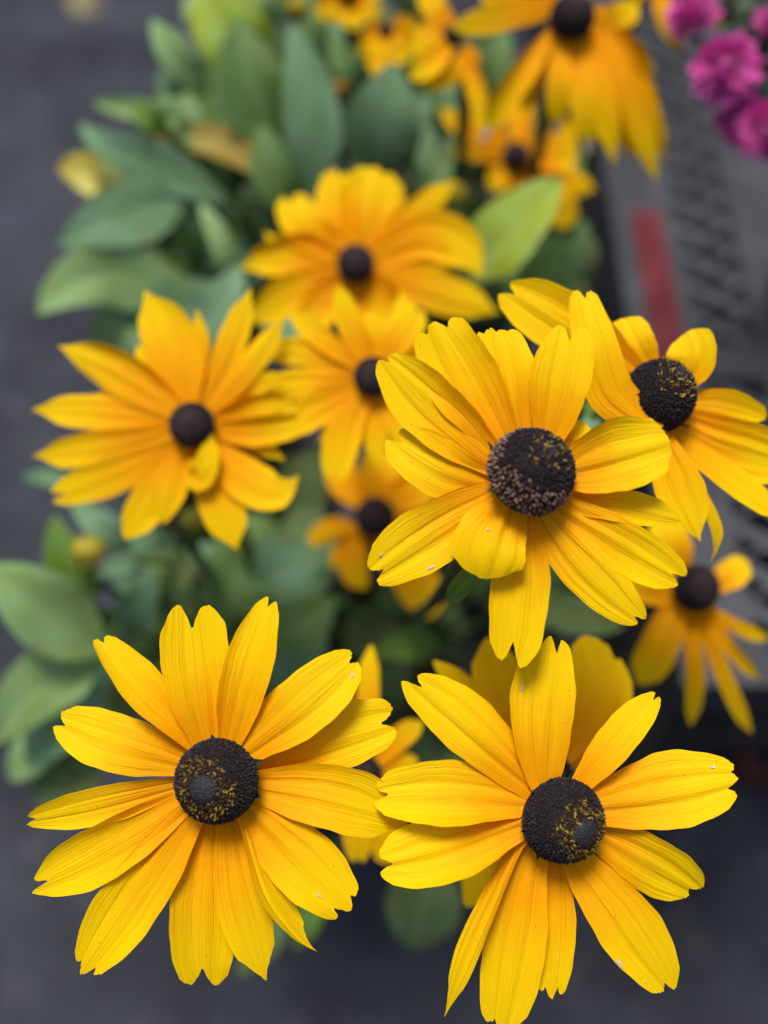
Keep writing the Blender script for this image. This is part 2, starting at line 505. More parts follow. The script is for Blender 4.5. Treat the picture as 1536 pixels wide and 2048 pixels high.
def strip(pts3, W, lobes='2', wb=0.41, wt=None, cup=0.1, twist=(0, 0), ridge=0.10, wave=0.035, n=30, m=21, peak=0.58, kk=None, seed=0, edge=1.0):
    """petal surface: centre line pts3 (metres), full width W (metres); s>0 is the clockwise side seen from the camera"""
    rs = np.random.RandomState(seed)
    lob, k, wt0 = LOBES[lobes] if isinstance(lobes, str) else lobes
    if kk is not None:
        k = kk
    if wt is None:
        wt = wt0
    sv = np.linspace(-1, 1, m)
    te = np.full(m, -1.0)
    for (sc_, hw, drop) in lob:
        if len(lob) > 1:
            sc_ += rs.uniform(-0.1, 0.1)
            hw *= rs.uniform(0.85, 1.15)
            drop += rs.uniform(0, 0.03)
        te = np.maximum(te, 1 - drop - k * np.abs((sv - sc_) / hw) ** (1.4 if wt <= 0.31 else 2.3))
    te += rs.normal(0, 0.004, m)
    tv = np.linspace(0, 1, n)
    tv = tv ** 0.92
    T = tv[:, None] * te[None, :]
    S = np.broadcast_to(sv[None, :], T.shape)
    C = catmull(pts3, T)
    eps = 1e-3
    tan = unit(catmull(pts3, T + eps) - catmull(pts3, T - eps))
    ray = unit(C - CAM)
    L = unit(np.cross(ray, tan))
    N = np.cross(L, tan)
    phi = twist[0] + (twist[1] - twist[0]) * T
    L, N = L * np.cos(phi)[..., None] + N * np.sin(phi)[..., None], N * np.cos(phi)[..., None] - L * np.sin(phi)[..., None]
    x = np.clip(T / peak, 0, 1)
    sm = np.sin(x * math.pi / 2) ** 1.15
    w = np.where(T < peak, wb + (1 - wb) * sm, 1 - (1 - wt) * np.clip((T - peak) / (1 - peak), 0, 1.2) ** 2.0)
    ph = rs.uniform(0, 6.28, 4)
    w = w * (1 + 0.035 * np.sin(6 * T + ph[0] + 1.5 * S) + 0.020 * np.sin(15 * T + ph[1] + 3 * S) + 0.010 * np.sin(37 * T + ph[2] * S))
    hw = 0.5 * W * w
    fold = np.sin(np.clip(T, 0, 1) * math.pi) ** 0.6
    zoff = cup * (S ** 2) * (0.5 + 0.5 * fold)
    wave = wave * rs.uniform(0.6, 1.8)
    for sg in (-1, 1):
        zoff -= ridge * rs.uniform(0.25, 1.25) * np.exp(-((S - sg * rs.uniform(0.26, 0.42)) / rs.uniform(0.07, 0.16)) ** 2) * (1 - rs.uniform(0.4, 0.9) * T)
    zoff += 0.3 * ridge * np.exp(-((S - rs.uniform(-0.1, 0.1)) / 0.16) ** 2)
    zoff += rs.uniform(-0.12, 0.12) * S ** 3
    zoff += edge * rs.uniform(-0.3, 0.5) * np.clip((S * rs.choice([-1, 1]) - 0.55) / 0.45, 0, 1) ** 2 * np.sin(np.clip(T, 0, 1) * math.pi)
    zoff += wave * S * np.abs(S) * np.sin(9 * T + ph[2]) + wave * 0.7 * np.sin(6 * T + 2.2 * S + ph[3])
    # several fine creases along the length, uneven
    for q in range(5):
        s0 = rs.uniform(-0.85, 0.85)
        zoff += rs.uniform(-0.05, 0.018) * np.exp(-((S - s0) / 0.06) ** 2) * np.sin(np.clip(T, 0, 1) * math.pi)
    V = C + L * (S * hw)[..., None] + N * (zoff * 0.5 * W * np.minimum(w * 1.2, 1))[..., None]
    UV = np.stack([S * 0.5 + 0.5, T], -1)
    return V.reshape(-1, 3), grid_faces(n, m), UV.reshape(-1, 2)


def leaf_strip(pts3, W, fold=0.22, twist=(0, 0), n=20, m=11, seed=0, peak=0.42, wave=0.10):
    rs = np.random.RandomState(seed)
    tv = np.linspace(0, 1, n)
    sv = np.linspace(-1, 1, m)
    T, S = np.meshgrid(tv, sv, indexing='ij')
    C = catmull(pts3, T)
    tan = unit(catmull(pts3, T + 1e-3) - catmull(pts3, T - 1e-3))
    L = unit(np.cross(unit(C - CAM), tan))
    N = np.cross(L, tan)
    phi = twist[0] + (twist[1] - twist[0]) * T
    L, N = L * np.cos(phi)[..., None] + N * np.sin(phi)[..., None], N * np.cos(phi)[..., None] - L * np.sin(phi)[..., None]
    w = np.where(T < peak, 0.16 + 0.84 * np.sin(np.clip(T / peak, 0, 1) * math.pi / 2) ** 1.2, np.cos(np.clip((T - peak) / (1 - peak), 0, 1) * math.pi / 2) ** 0.75 * 0.98 + 0.02)
    ph = rs.uniform(0, 6.28, 3)
    hw = 0.5 * W * w * (1 + 0.03 * np.sin(8 * T + ph[0]))
    z = fold * np.abs(S) ** 1.3 - 0.35 * fold * S ** 2 * 1.0 + wave * np.abs(S) * np.sin(7 * T + ph[1] + S) - 0.03 * np.exp(-(S / 0.12) ** 2)
    V = C + L * (S * hw)[..., None] + N * (z * 0.5 * W * w)[..., None]
    return V.reshape(-1, 3), grid_faces(n, m), np.stack([S * 0.5 + 0.5, T], -1).reshape(-1, 2)


# ------------------------------------------------------------------ flower heads
def frame_from_axis(n):
    n = unit(np.asarray(n, float))
    a = unit(np.cross(n, [0.2, 0.3, 0.9]))
    return a, np.cross(n, a), n


def pegs(dirs, rad, hgt, base_r, a, b, n, c, jit, rs, tilt_out=0.0, sides=4, flat=1.0):
    """many small pointed florets on an ellipsoid; dirs (k,3) in the cone's frame (z = axis)"""
    k = len(dirs)
    sc_ = np.array([rad, rad, rad * flat])
    loc = dirs * sc_
    nl = unit(dirs / sc_)
    nl = unit(nl + rs.normal(0, jit, (k, 3)) + tilt_out * unit(np.stack([dirs[:, 0], dirs[:, 1], 0 * dirs[:, 0]], 1) + 1e-9))
    Wm = np.stack([a, b, n], 0)
    P = c + loc @ Wm
    Nn = nl @ Wm
    e1 = unit(np.cross(Nn, [0.3, 0.5, 0.81]))
    e2 = np.cross(Nn, e1)
    h = hgt * rs.uniform(0.6, 1.35, k)
    br = base_r * rs.uniform(0.75, 1.2, k)
    V, F = [], []
    ang = np.arange(sides) * 2 * math.pi / sides
    ring0 = P[:, None, :] + br[:, None, None] * (np.cos(ang)[None, :, None] * e1[:, None, :] + np.sin(ang)[None, :, None] * e2[:, None, :]) - 0.3 * h[:, None, None] * Nn[:, None, :]
    mid = P + Nn * (0.75 * h)[:, None]
    ring1 = mid[:, None, :] + 0.85 * br[:, None, None] * (np.cos(ang)[None, :, None] * e1[:, None, :] + np.sin(ang)[None, :, None] * e2[:, None, :])
    top = P + Nn * (1.1 * h)[:, None] + rs.normal(0, 0.25, (k, 3)) * br[:, None]
    V = np.concatenate([ring0, ring1, top[:, None, :]], 1).reshape(-1, 3)
    per = sides * 2 + 1
    for i in range(k):
        o = i * per
        for j in range(sides):
            j2 = (j + 1) % sides
            F.append((o + j, o + j2, o + sides + j2, o + sides + j))
            F.append((o + sides + j, o + sides + j2, o + 2 * sides))
    return V, F


def fib_dirs(k, zmin):
    i = np.arange(k) + 0.5
    z = 1 - i / k * (1 - zmin)
    ph = i * 2.399963
    r = np.sqrt(np.maximum(0, 1 - z * z))
    return np.stack([r * np.cos(ph), r * np.sin(ph), z], 1)


def cone(parent, px, py, rpx, d, apex, style, detail=1.0, tall=1.0):
    """dark domed centre; apex = where its top is seen, as a fraction of its radius right / down in the picture"""
    rad = rpx * d / FPX
    ax, ay = apex
    az = math.sqrt(max(0.05, 1 - ax * ax - ay * ay))
    n = unit(ax * RIGHT - ay * UP - az * FWD)
    a, b, n = frame_from_axis(n)
    c = at(px, py, d)
    rs = np.random.RandomState(int(px) + int(py))
    rb = rad * 0.94
    V, F = [], []
    nr, ns = 18, 36
    for i in range(nr + 1):
        th = R(0.5) + R(122) * i / nr
        for j in range(ns):
            p = 2 * math.pi * j / ns
            V.append(c + rb * (math.sin(th) * (math.cos(p) * a + math.sin(p) * b)) + rb * tall * math.cos(th) * n)
    for i in range(nr):
        for j in range(ns):
            j2 = (j + 1) % ns
            F.append((i * ns + j, (i + 1) * ns + j, (i + 1) * ns + j2, i * ns + j2))
    body = mesh_obj('cone', V, F, M_CONE, parent)
    if style == 'ring':
        cv, cf = [], []
        for i in range(9):
            th_ = R(1 + 84 * i / 8)
            for j in range(24):
                p = 2 * math.pi * j / 24
                cv.append(c + rad * 0.86 * n * tall + rad * 0.335 * math.sin(th_) * (math.cos(p) * a + math.sin(p) * b) + rad * 0.16 * math.cos(th_) * n)
        for i in range(8):
            for j in range(24):
                j2 = (j + 1) % 24
                cf.append((i * 24 + j, (i + 1) * 24 + j, (i + 1) * 24 + j2, i * 24 + j2))
        mesh_obj('apex', cv, cf, M_NUB, body)
    nf = int(1500 * detail)
    dirs = fib_dirs(nf, math.cos(R(112)))
    dirs = unit(dirs + rs.normal(0, 0.020 / math.sqrt(max(detail, 0.2)), dirs.shape))
    th = np.degrees(np.arccos(dirs[:, 2]))
    az_ = np.arctan2(dirs[:, 1], dirs[:, 0])
    jit = rs.normal(0, 4, nf)
    wob = 5 * np.sin(az_ * 2 + px) + 3 * np.sin(5 * az_)
    z = th + jit * 0.6
    sets = {}
    fr = rs.rand(nf)
    if style == 'ring':          # A, B: smooth top, ring of pollen, dark flank
        r0, r1 = 21, 47
        top = th < r0
        ring = (~top) & (z + wob < r1)
        yl = ring & (fr < 0.30)
        ol = ring & ~yl
        dk = ~(top | ring)
        sets = {'apex': top, 'yellow': yl, 'olive': ol, 'dark': dk}
    elif style == 'dry':         # C: dry brown flank
        top = th < 9
        yl = (~top) & (z < 34) & (fr < 0.24)
        br = (z + wob * 1.2 > 62)
        br2 = br & (fr < 0.62)
        dk = ~(top | yl | br2)
        sets = {'apex': top, 'yellow': yl, 'brown': br2, 'dark': dk}
    elif style == 'crown':
        top = th < 13
        yl = (~top) & (z + wob < 46) & (fr < 0.34)
        sets = {'apex': top, 'yellow': yl, 'dark': ~(top | yl)}
    else:                        # far ones: plain, purple-brown dome
        top = th < 44
        sets = {'purple': top, 'dark': ~top}
    sp = rad * 0.042 / math.sqrt(max(detail, 0.2))
    for key, msk in sets.items():
        if not msk.any():
            continue
        D = dirs[msk]
        if key == 'apex':
            V, F = pegs(D, rad * 0.93, rad * 0.018, sp * 0.75, a, b, n, c, 0.05, rs, 0, 4, tall)
            nm, mt = 'apex_florets', M_APEX
        elif key == 'purple':
            V, F = pegs(D, rad * 0.93, rad * 0.03, sp * 0.75, a, b, n, c, 0.1, rs, 0, 4, tall)
            nm, mt = 'apex_florets', M_PURPLE
        elif key in ('yellow', 'olive'):
            V, F = pegs(D, rad * 0.945, rad * (0.085 if key == 'yellow' else 0.07), sp * 0.52, a, b, n, c, 0.38, rs, -0.25, 4, tall)
            nm, mt = ('pollen_florets', M_POLLEN) if key == 'yellow' else ('olive_florets', M_POLLEN_DK)
        elif key == 'brown':
            V, F = pegs(D, rad * 0.945, rad * 0.075, sp * 0.60, a, b, n, c, 0.35, rs, 0.0, 4, tall)
            nm, mt = 'dry_florets', M_BROWN
        else:
            V, F = pegs(D, rad * 0.935, rad * 0.050, sp * 0.72, a, b, n, c, 0.20, rs, 0.0, 4, tall)
            nm, mt = 'dark_florets', M_FLORET
        o = mesh_obj(nm, V, F, mt, body, smooth=False)
        o['kind'] = 'stuff'
    return body, c, n, rad


def stem_to_pot(parent, c, n, rad, pot, r=0.0026, name='stem'):
    cx, cy = POTS[pot]
    rs = np.random.RandomState(int(abs(c[0] * 1e5)) % 9999 + int(c[1] * 1e4))
    end = np.array([cx + rs.uniform(-0.035, 0.035), cy + rs.uniform(-0.035, 0.035), 0.138])
    s0 = c - n * rad * 0.62
    s1 = s0 - n * 0.020 + np.array([0, 0, -0.006])
    mid = 0.45 * s1 + 0.55 * end
    mid = mid + np.array([0, 0, -0.01])
    q = 0.75 * s1 + 0.25 * end + np.array([0, 0, -0.022])
    pts = [s0, s1, q, mid, end]
    V, F = tube(pts, [r * 1.5, r, r, r, r * 1.2, r * 1.3], 8, 26)
    o = mesh_obj(name, V, F, M_STEM, parent)
    return end


def flower(label, center, rpx, d, apex, style, petals, pot=0, detail=1.0, orange=0.0, dep=(0.50, 0.36, 0.50), n=30, m=21, sepals=6, tall=1.0, group='yellow black-centred flowers', hd=None, extra=0):
    px, py = center
    c = at(px, py, d)
    cx, cy = POTS[pot]
    root = empty('coneflower', (cx, cy, 0.138), label, 'flower', group)
    body, c, nrm, rad = cone(root, px, py, rpx, d, apex, style, detail, tall)
    u = d / FPX
    ax, ay = apex
    if extra:
        rx = np.random.RandomState(int(px * 5 + py))
        angs = sorted(math.atan2(P[0][-1][1] - py, P[0][-1][0] - px) for P in petals)
        lens = [math.hypot(P[0][-1][1] - py, P[0][-1][0] - px) for P in petals]
        for q in range(extra):
            k0 = int((q + 0.5) * len(angs) / extra) % len(angs)
            a0, a1 = angs[k0], angs[(k0 + 1) % len(angs)]
            if a1 < a0:
                a1 += 2 * math.pi
            an = 0.5 * (a0 + a1) + rx.uniform(-0.08, 0.08)
            ln_ = np.mean(lens) * rx.uniform(0.72, 0.95)
            cs, sn = math.cos(an), math.sin(an)
            bd = rx.uniform(-0.12, 0.12) * ln_
            petals = petals + [([(px + cs * rpx, py + sn * rpx), (px + cs * ln_ * 0.6 - sn * bd, py + sn * ln_ * 0.6 + cs * bd), (px + cs * ln_, py + sn * ln_)], rx.uniform(40, 62), 'p', dict(lay=16, org=0.1))]
    for i, P in enumerate(petals):
        pts, w = P[0], P[1]
        lob = P[2] if len(P) > 2 else '2'
        o = dict(P[3]) if len(P) > 3 else {}
        lay = o.pop('lay', 0.0)
        tip = o.pop('tip', None)
        mid = o.pop('mid', None)
        org = o.pop('org', 0.0)
        rootin = o.pop('rootin', True)
        flk = o.pop('fl', [])
        rs = np.random.RandomState(i * 37 + int(px))
        b0 = np.array(pts[0], float)
        cc = np.array([px, py], float)
        offs = [dep[0], dep[1] if mid is None else mid, dep[2] if tip is None else tip]
        offs[1] += rs.uniform(-0.08, 0.08)
        offs[2] += rs.uniform(-0.12, 0.12)
        # tilted head: petals on the side the axis leans away from sit nearer the camera
        P3 = []
        full = ([b0 + 0.36 * (cc - b0)] if rootin else []) + [np.array(q, float) for q in pts]
        ln = np.concatenate([[0], np.cumsum([np.linalg.norm(full[q + 1] - full[q]) for q in range(len(full) - 1)])])
        ln /= ln[-1]
        for q, f in zip(full, ln):
            z = np.interp(f, [0, 0.2, 0.6, 1.0], [offs[0] + 0.05, offs[0], offs[1], offs[2]])
            P3.append(at(q[0], q[1], d + (z * rpx + lay) * u))
        cup = o.pop('cup', rs.uniform(-0.10, 0.22))
        M_ = o.pop('m', m)
        V, F, UV = strip(P3, w * u * (1.08 if detail == 1.0 else 0.93 if extra else 1.0), lob, cup=cup, n=o.pop('n', n), m=M_, seed=i * 13 + int(px + py), **o)
        pe = mesh_obj('petal', V, F, M_PETAL, root, uv=UV)
        pe.color = (min(1, max(0, 0.5 + 0.5 * (orange + org))), 0, 0, 1)
        for (fs, ft, fl_, fw) in flk:
            G = V.reshape(-1, M_, 3)
            gi, gj = int(round((ft ** (1 / 0.92)) * (G.shape[0] - 1))), int(round((fs * 0.5 + 0.5) * (M_ - 1)))
            gi, gj = min(max(gi, 1), G.shape[0] - 2), min(max(gj, 1), M_ - 2)
            p0 = G[gi, gj]
            e1 = unit(G[gi + 1, gj] - G[gi - 1, gj])
            e2 = unit(G[gi, gj + 1] - G[gi, gj - 1])
            nn_ = unit(np.cross(e2, e1))
            if np.dot(nn_, p0 - CAM) > 0:
                nn_ = -nn_
            fv = []
            for q in range(9):
                an = 2 * math.pi * q / 9
                k_ = rs.uniform(0.65, 1.15)
                fv.append(p0 + nn_ * 0.00030 + u * 0.5 * k_ * (fl_ * math.cos(an) * e1 + fw * math.sin(an) * e2))
            fv.append(p0 + nn_ * 0.00042)
            mesh_obj('blemish', fv, [(q, (q + 1) % 9, 9) for q in range(9)], M_FLECK, pe)
    # pointed dark green bracts just showing between the petals
    a, b, nn = frame_from_axis(nrm)
    rs = np.random.RandomState(int(px) * 3 + 5)
    for i in range(sepals):
        an = 2 * math.pi * (i + rs.uniform(-0.3, 0.3)) / max(1, sepals)
        dr = math.cos(an) * a + math.sin(an) * b
        base = c - nrm * rad * 0.42 + dr * rad * 0.62
        tipp = c - nrm * rad * 0.18 + dr * rad * rs.uniform(1.06, 1.24)
        sd_ = np.cross(nrm, dr) * rad * 0.13
        V = [base - sd_, base + sd_, 0.5 * (base + tipp) + sd_ * 0.9 - nrm * 0.0002, tipp, 0.5 * (base + tipp) - sd_ * 0.9 - nrm * 0.0002, 0.5 * (base + tipp) - nrm * rad * 0.06]
        F = [(0, 5, 4), (0, 1, 5), (1, 2, 5), (5, 2, 3), (4, 5, 3)]
        mesh_obj('sepal', V, F, M_SEPAL, root, smooth=False)
    stem_to_pot(root, c, nrm, rad, pot)
    return root


# ---- A
flower('wide open yellow flower with a gold pollen ring centred on its dark cone', (433, 1562), 86, 0.31, (-0.20, 0.01), 'ring', [
    ([(415, 1475), (396, 1348), (383, 1204)], 128, '2d', dict(lay=-2, cup=0.18)),
    ([(465, 1474), (504, 1330), (545, 1192)], 92, '2n', dict(lay=-6, cup=0.3, twist=(0.2, 0.5))),
    ([(503, 1493), (604, 1410), (713, 1312)], 116, '2', dict(lay=-10, cup=0.1, fl=[(0.5, 0.93, 13, 8)])),
    ([(519, 1532), (656, 1480), (800, 1440)], 124, '2', dict(lay=34, kk=0.10, wt=0.62, org=0.15, tip=0.75)),
    ([(519, 1572), (667, 1596), (818, 1652)], 122, 'p', dict(lay=4, wt=0.3, tip=0.8)),
    ([(497, 1616), (601, 1718), (703, 1826)], 128, '3', dict(lay=-8, cup=-0.05, fl=[(0.35, 0.86, 14, 6)])),
    ([(488, 1643), (536, 1780), (592, 1864), (633, 1902)], 62, 'p', dict(lay=-20, twist=(0.6, 0.8), wt=0.2, org=-0.4)),
    ([(457, 1643), (480, 1796), (533, 1962)], 92, 'p', dict(lay=-2, wt=0.30, peak=0.62)),
    ([(421, 1654), (407, 1812), (410, 1975)], 124, '2', dict(lay=14, kk=0.10, wt=0.6, org=0.1)),
    ([(377, 1635), (273, 1785), (162, 1950)], 118, '3n', dict(lay=-4, cup=0.12)),
    ([(361, 1610), (230, 1690), (62, 1775)], 106, '2n', dict(lay=4, kk=0.12, cup=0.2)),
    ([(350, 1572), (219, 1603), (50, 1642)], 72, '2n', dict(lay=8, twist=(0.3, 0.4))),
    ([(355, 1523), (246, 1490), (112, 1438)], 110, '2', dict(lay=-2)),
    ([(388, 1479), (290, 1381), (193, 1268)], 88, '2n', dict(lay=2, twist=(-0.2, -0.4), cup=0.25)),
], pot=0, n=36, m=27)

# ---- B
flower('yellow flower with a small off-centre pollen ring on its black cone', (1125, 1640), 86, 0.31, (0.47, 0.12), 'ring', [
    ([(1087, 1556), (1086, 1426), (1102, 1266)], 120, '3', dict(lay=-8, wt=0.5, fl=[(-0.72, 0.68, 16, 6)])),
    ([(1166, 1562), (1241, 1474), (1316, 1384)], 80, '2n', dict(lay=2, twist=(0.3, 0.5))),
    ([(1193, 1610), (1331, 1584), (1484, 1556)], 142, '3', dict(lay=-4, wt=0.42, fl=[(-0.5, 0.88, 11, 6)])),
    ([(1200, 1672), (1294, 1722), (1396, 1786)], 118, '2', dict(lay=10, twist=(-0.3, -0.4))),
    ([(1156, 1723), (1246, 1840), (1342, 1984)], 118, '2n', dict(lay=-4, fl=[(0.9, 0.72, 26, 10), (0.8, 0.9, 9, 5)])),
    ([(1113, 1734), (1107, 1867), (1102, 2000)], 82, '3', dict(lay=8, org=0.1)),
    ([(1065, 1718), (1034, 1867), (1000, 2066)], 118, '3', dict(lay=-2)),
    ([(1037, 1690), (965, 1840), (925, 1935), (889, 2034)], 66, 'p', dict(lay=-6, twist=(-0.8, -0.85), wt=0.2)),
    ([(1036, 1646), (895, 1692), (748, 1730)], 128, '2', dict(lay=-8, kk=0.09)),
    ([(1039, 1601), (906, 1584), (744, 1592)], 120, '2', dict(lay=4)),
    ([(1060, 1567), (948, 1462), (813, 1352)], 112, '2', dict(lay=2)),
], pot=0, n=36, m=27)

# ---- C
flower('yellow flower with a dry brown cone and one short petal curled under', (1062, 944), 90, 0.30, (0.40, -0.50), 'dry', [
    ([(999, 876), (934, 769), (862, 638)], 136, '3', dict(lay=-4, wt=0.58)),
    ([(1037, 866), (1012, 758), (986, 652)], 116, '4', dict(lay=10)),
    ([(1100, 862), (1121, 765), (1140, 650)], 112, '2d', dict(lay=2, kk=0.20, wt=0.74)),
    ([(1120, 900), (1146, 870), (1164, 842)], 56, 'r', dict(lay=26)),
    ([(1140, 940), (1239, 912), (1340, 886)], 134, 'r', dict(lay=-14, tip=0.1, mid=0.25)),
    ([(1132, 1000), (1244, 1012), (1362, 1040)], 66, '1', dict(lay=12, twist=(0.2, 0.2))),
    ([(1119, 1012), (1233, 1082), (1372, 1168)], 98, '2', dict(lay=0)),
    ([(1086, 1028), (1168, 1135), (1287, 1246)], 96, '2n', dict(lay=-2)),
    ([(1046, 1030), (1043, 1166), (1022, 1340)], 112, '2', dict(lay=6, kk=0.14, wt=0.6)),
    ([(1014, 1022), (985, 1080), (966, 1156)], 140, 'r', dict(lay=-20, wb=0.42, wt=0.78, peak=0.66, cup=-0.14, mid=0.05, tip=0.30, kk=0.16, wave=0.03, fl=[(0.2, 0.5, 6, 6)])),
    ([(988, 992), (874, 1062), (736, 1156)], 122, '2', dict(lay=-4, fl=[(0.45, 0.9, 9, 7), (-0.88, 0.68, 20, 7)])),
    ([(975, 968), (880, 936), (778, 868)], 112, '2', dict(lay=8, kk=0.11)),
    ([(978, 918), (869, 822), (762, 712)], 120, '2n', dict(lay=0)),
], pot=0, n=36, m=27, tall=1.02)

# ---- D
flower('tilted yellow flower with a tall black cone behind a folded upright petal', (1318, 792), 74, 0.338, (0.46, -0.55), 'crown', [
    ([(1314, 868), (1270, 828), (1220, 780), (1194, 690), (1160, 570)], 86, '2n', dict(lay=-84, rootin=False, wb=0.62, twist=(-0.4, -0.1), cup=-0.28, wt=0.5, mid=0.2, tip=0.6, peak=0.4, wave=0.11)),
    ([(1262, 745), (1130, 650), (1002, 574)], 118, '2', dict(lay=30)),
    ([(1290, 735), (1262, 690), (1236, 640)], 96, 'r', dict(lay=30)),
    ([(1362, 760), (1384, 712), (1374, 664)], 92, 'r', dict(lay=16)),
    ([(1372, 810), (1450, 822), (1530, 846)], 86, '2', dict(lay=28)),
    ([(1362, 846), (1450, 890), (1600, 930)], 112, '2', dict(lay=20, org=0.1)),
    ([(1337, 872), (1435, 942), (1570, 1034)], 70, '1', dict(lay=-6, twist=(0.7, 0.6))),
    ([(1318, 876), (1355, 970), (1400, 1082)], 88, 'p', dict(lay=-30, wt=0.22, tip=0.1, mid=0.1)),
    ([(1345, 900), (1406, 1000), (1434, 1066), (1420, 1126)], 34, 'p', dict(lay=-14, twist=(0.5, 0.9))),
], pot=2, n=34, m=21, sepals=4, tall=1.08, dep=(0.4, 0.3, 0.5))

# ---- E
flower('orange-yellow flower with one small petal curled up against its cone', (384, 850), 47, 0.405, (-0.05, 0.0), 'plain', [
    ([(372, 808), (352, 715), (288, 580)], 122, 'p', dict(wt=0.2, peak=0.5)),
    ([(408, 806), (450, 718), (503, 574)], 64, 'p', dict(lay=6)),
    ([(426, 818), (492, 745), (570, 632)], 54, 'p', dict(lay=2)),
    ([(434, 838), (510, 815), (585, 800)], 52, '1', dict(lay=10)),
    ([(434, 862), (525, 862), (628, 842)], 66, 'p', dict(lay=-2)),
    ([(420, 890), (490, 955), (550, 982), (598, 950)], 96, 'p', dict(lay=2, wt=0.25)),
    ([(405, 898), (442, 1005), (474, 1100)], 98, 'p', dict(lay=8, wt=0.3)),
    ([(375, 898), (310, 985), (250, 1078)], 86, '1', dict(lay=4)),
    ([(365, 898), (335, 985), (312, 1045)], 74, '2', dict(lay=0)),
    ([(350, 886), (236, 946), (100, 994)], 86, '2', dict(lay=6)),
    ([(338, 864), (211, 896), (64, 912)], 80, 'p', dict(lay=-2)),
    ([(338, 842), (197, 824), (62, 820)], 76, 'p', dict(lay=4)),
    ([(348, 818), (239, 746), (116, 692)], 96, 'p', dict(lay=-4, wt=0.2, peak=0.45)),
    ([(356, 808), (310, 750), (274, 688)], 70, 'p', dict(lay=14)),
    ([(396, 958), (412, 930), (424, 866)], 60, 'p', dict(lay=-30, wb=0.55, cup=0.2, peak=0.35, wt=0.15, org=-1.0, ridge=0.2)),
], pot=1, extra=10, detail=0.4, orange=0.30, n=22, m=13, sepals=0)

# ---- F
flower('yellow flower whose cone is partly covered by the brown-coned flower', (746, 753), 40, 0.415, (0.0, 0.05), 'plain', [
    ([(714, 728), (643, 675), (572, 618)], 50, 'p', {}),
    ([(708, 740), (612, 704), (528, 712)], 66, '1', dict(lay=4)),
    ([(706, 762), (620, 769), (526, 770)], 68, '1', dict(lay=-2)),
    ([(712, 778), (635, 818), (548, 862)], 74, '2', dict(lay=2)),
    ([(728, 788), (690, 860), (668, 966)], 82, '2', dict(lay=-4)),
    ([(750, 792), (752, 855), (750, 922)], 54, '1', dict(lay=2)),
    ([(772, 786), (800, 850), (824, 920)], 60, '1', dict(lay=4)),
    ([(724, 718), (700, 652), (678, 570)], 54, '1', dict(lay=-4)),
    ([(746, 714), (744, 670), (738, 622)], 56, '1', dict(lay=8)),
    ([(770, 722), (800, 670), (842, 612)], 80, '2', dict(lay=2)),
    ([(784, 752), (830, 745), (880, 740)], 66, '1', dict(lay=6)),
], pot=1, extra=8, detail=0.4, orange=0.22, n=20, m=13, sepals=0)

# ---- G
flower('broad-petalled orange-yellow flower with a rounded purple-brown cone before the lime leaf', (711, 527), 39, 0.475, (0.0, -0.05), 'plain', [
    ([(718, 492), (738, 417), (756, 332)], 126, '3', dict(lay=2, wt=0.7)),
    ([(696, 494), (674, 417), (672, 336)], 88, '3', dict(lay=-2)),
    ([(680, 506), (612, 448), (574, 388)], 96, '2', dict(lay=4)),
    ([(674, 524), (596, 508), (480, 540)], 92, 'p', dict(lay=0, wt=0.2, peak=0.4)),
    ([(678, 546), (590, 585), (506, 644)], 90, '1', dict(lay=6)),
    ([(738, 498), (823, 432), (914, 358)], 60, 'p', dict(lay=8)),
    ([(748, 516), (850, 470), (915, 490), (964, 556)], 104, 'p', dict(lay=0, wt=0.25)),
    ([(748, 528), (831, 513), (922, 526)], 60, '1', dict(lay=6)),
    ([(746, 546), (862, 581), (1000, 626)], 86, 'p', dict(lay=2)),
    ([(716, 562), (744, 605), (780, 668)], 120, 'r', dict(lay=12, org=0.2)),
    ([(696, 560), (640, 615), (600, 668)], 84, '1', dict(lay=10, org=0.2)),
], pot=1, extra=8, detail=0.35, orange=0.30, n=20, m=13, sepals=0)

# ---- H
flower('shaded deep orange flower low between the leaves under two others', (750, 1034), 42, 0.50, (0.0, 0.1), 'plain', [
    ([(722, 1006), (690, 965), (664, 900)], 70, '1', {}),
    ([(752, 996), (756, 960), (764, 900)], 92, 'r', dict(lay=4)),
    ([(782, 1008), (820, 985), (880, 950)], 84, '1', {}),
    ([(712, 1056), (668, 1058), (616, 1090)], 52, '2', dict(lay=-4)),
    ([(722, 1070), (704, 1125), (736, 1176)], 66, '1', dict(lay=2)),
    ([(770, 1078), (820, 1145), (866, 1232)], 96, 'r', dict(lay=0)),
    ([(790, 1040), (850, 1050), (910, 1060)], 70, '1', dict(lay=4)),
], pot=0, extra=2, detail=0.3, orange=0.75, n=18, m=11, sepals=0)  # deeper orange pigment stands in for the shade over this flower

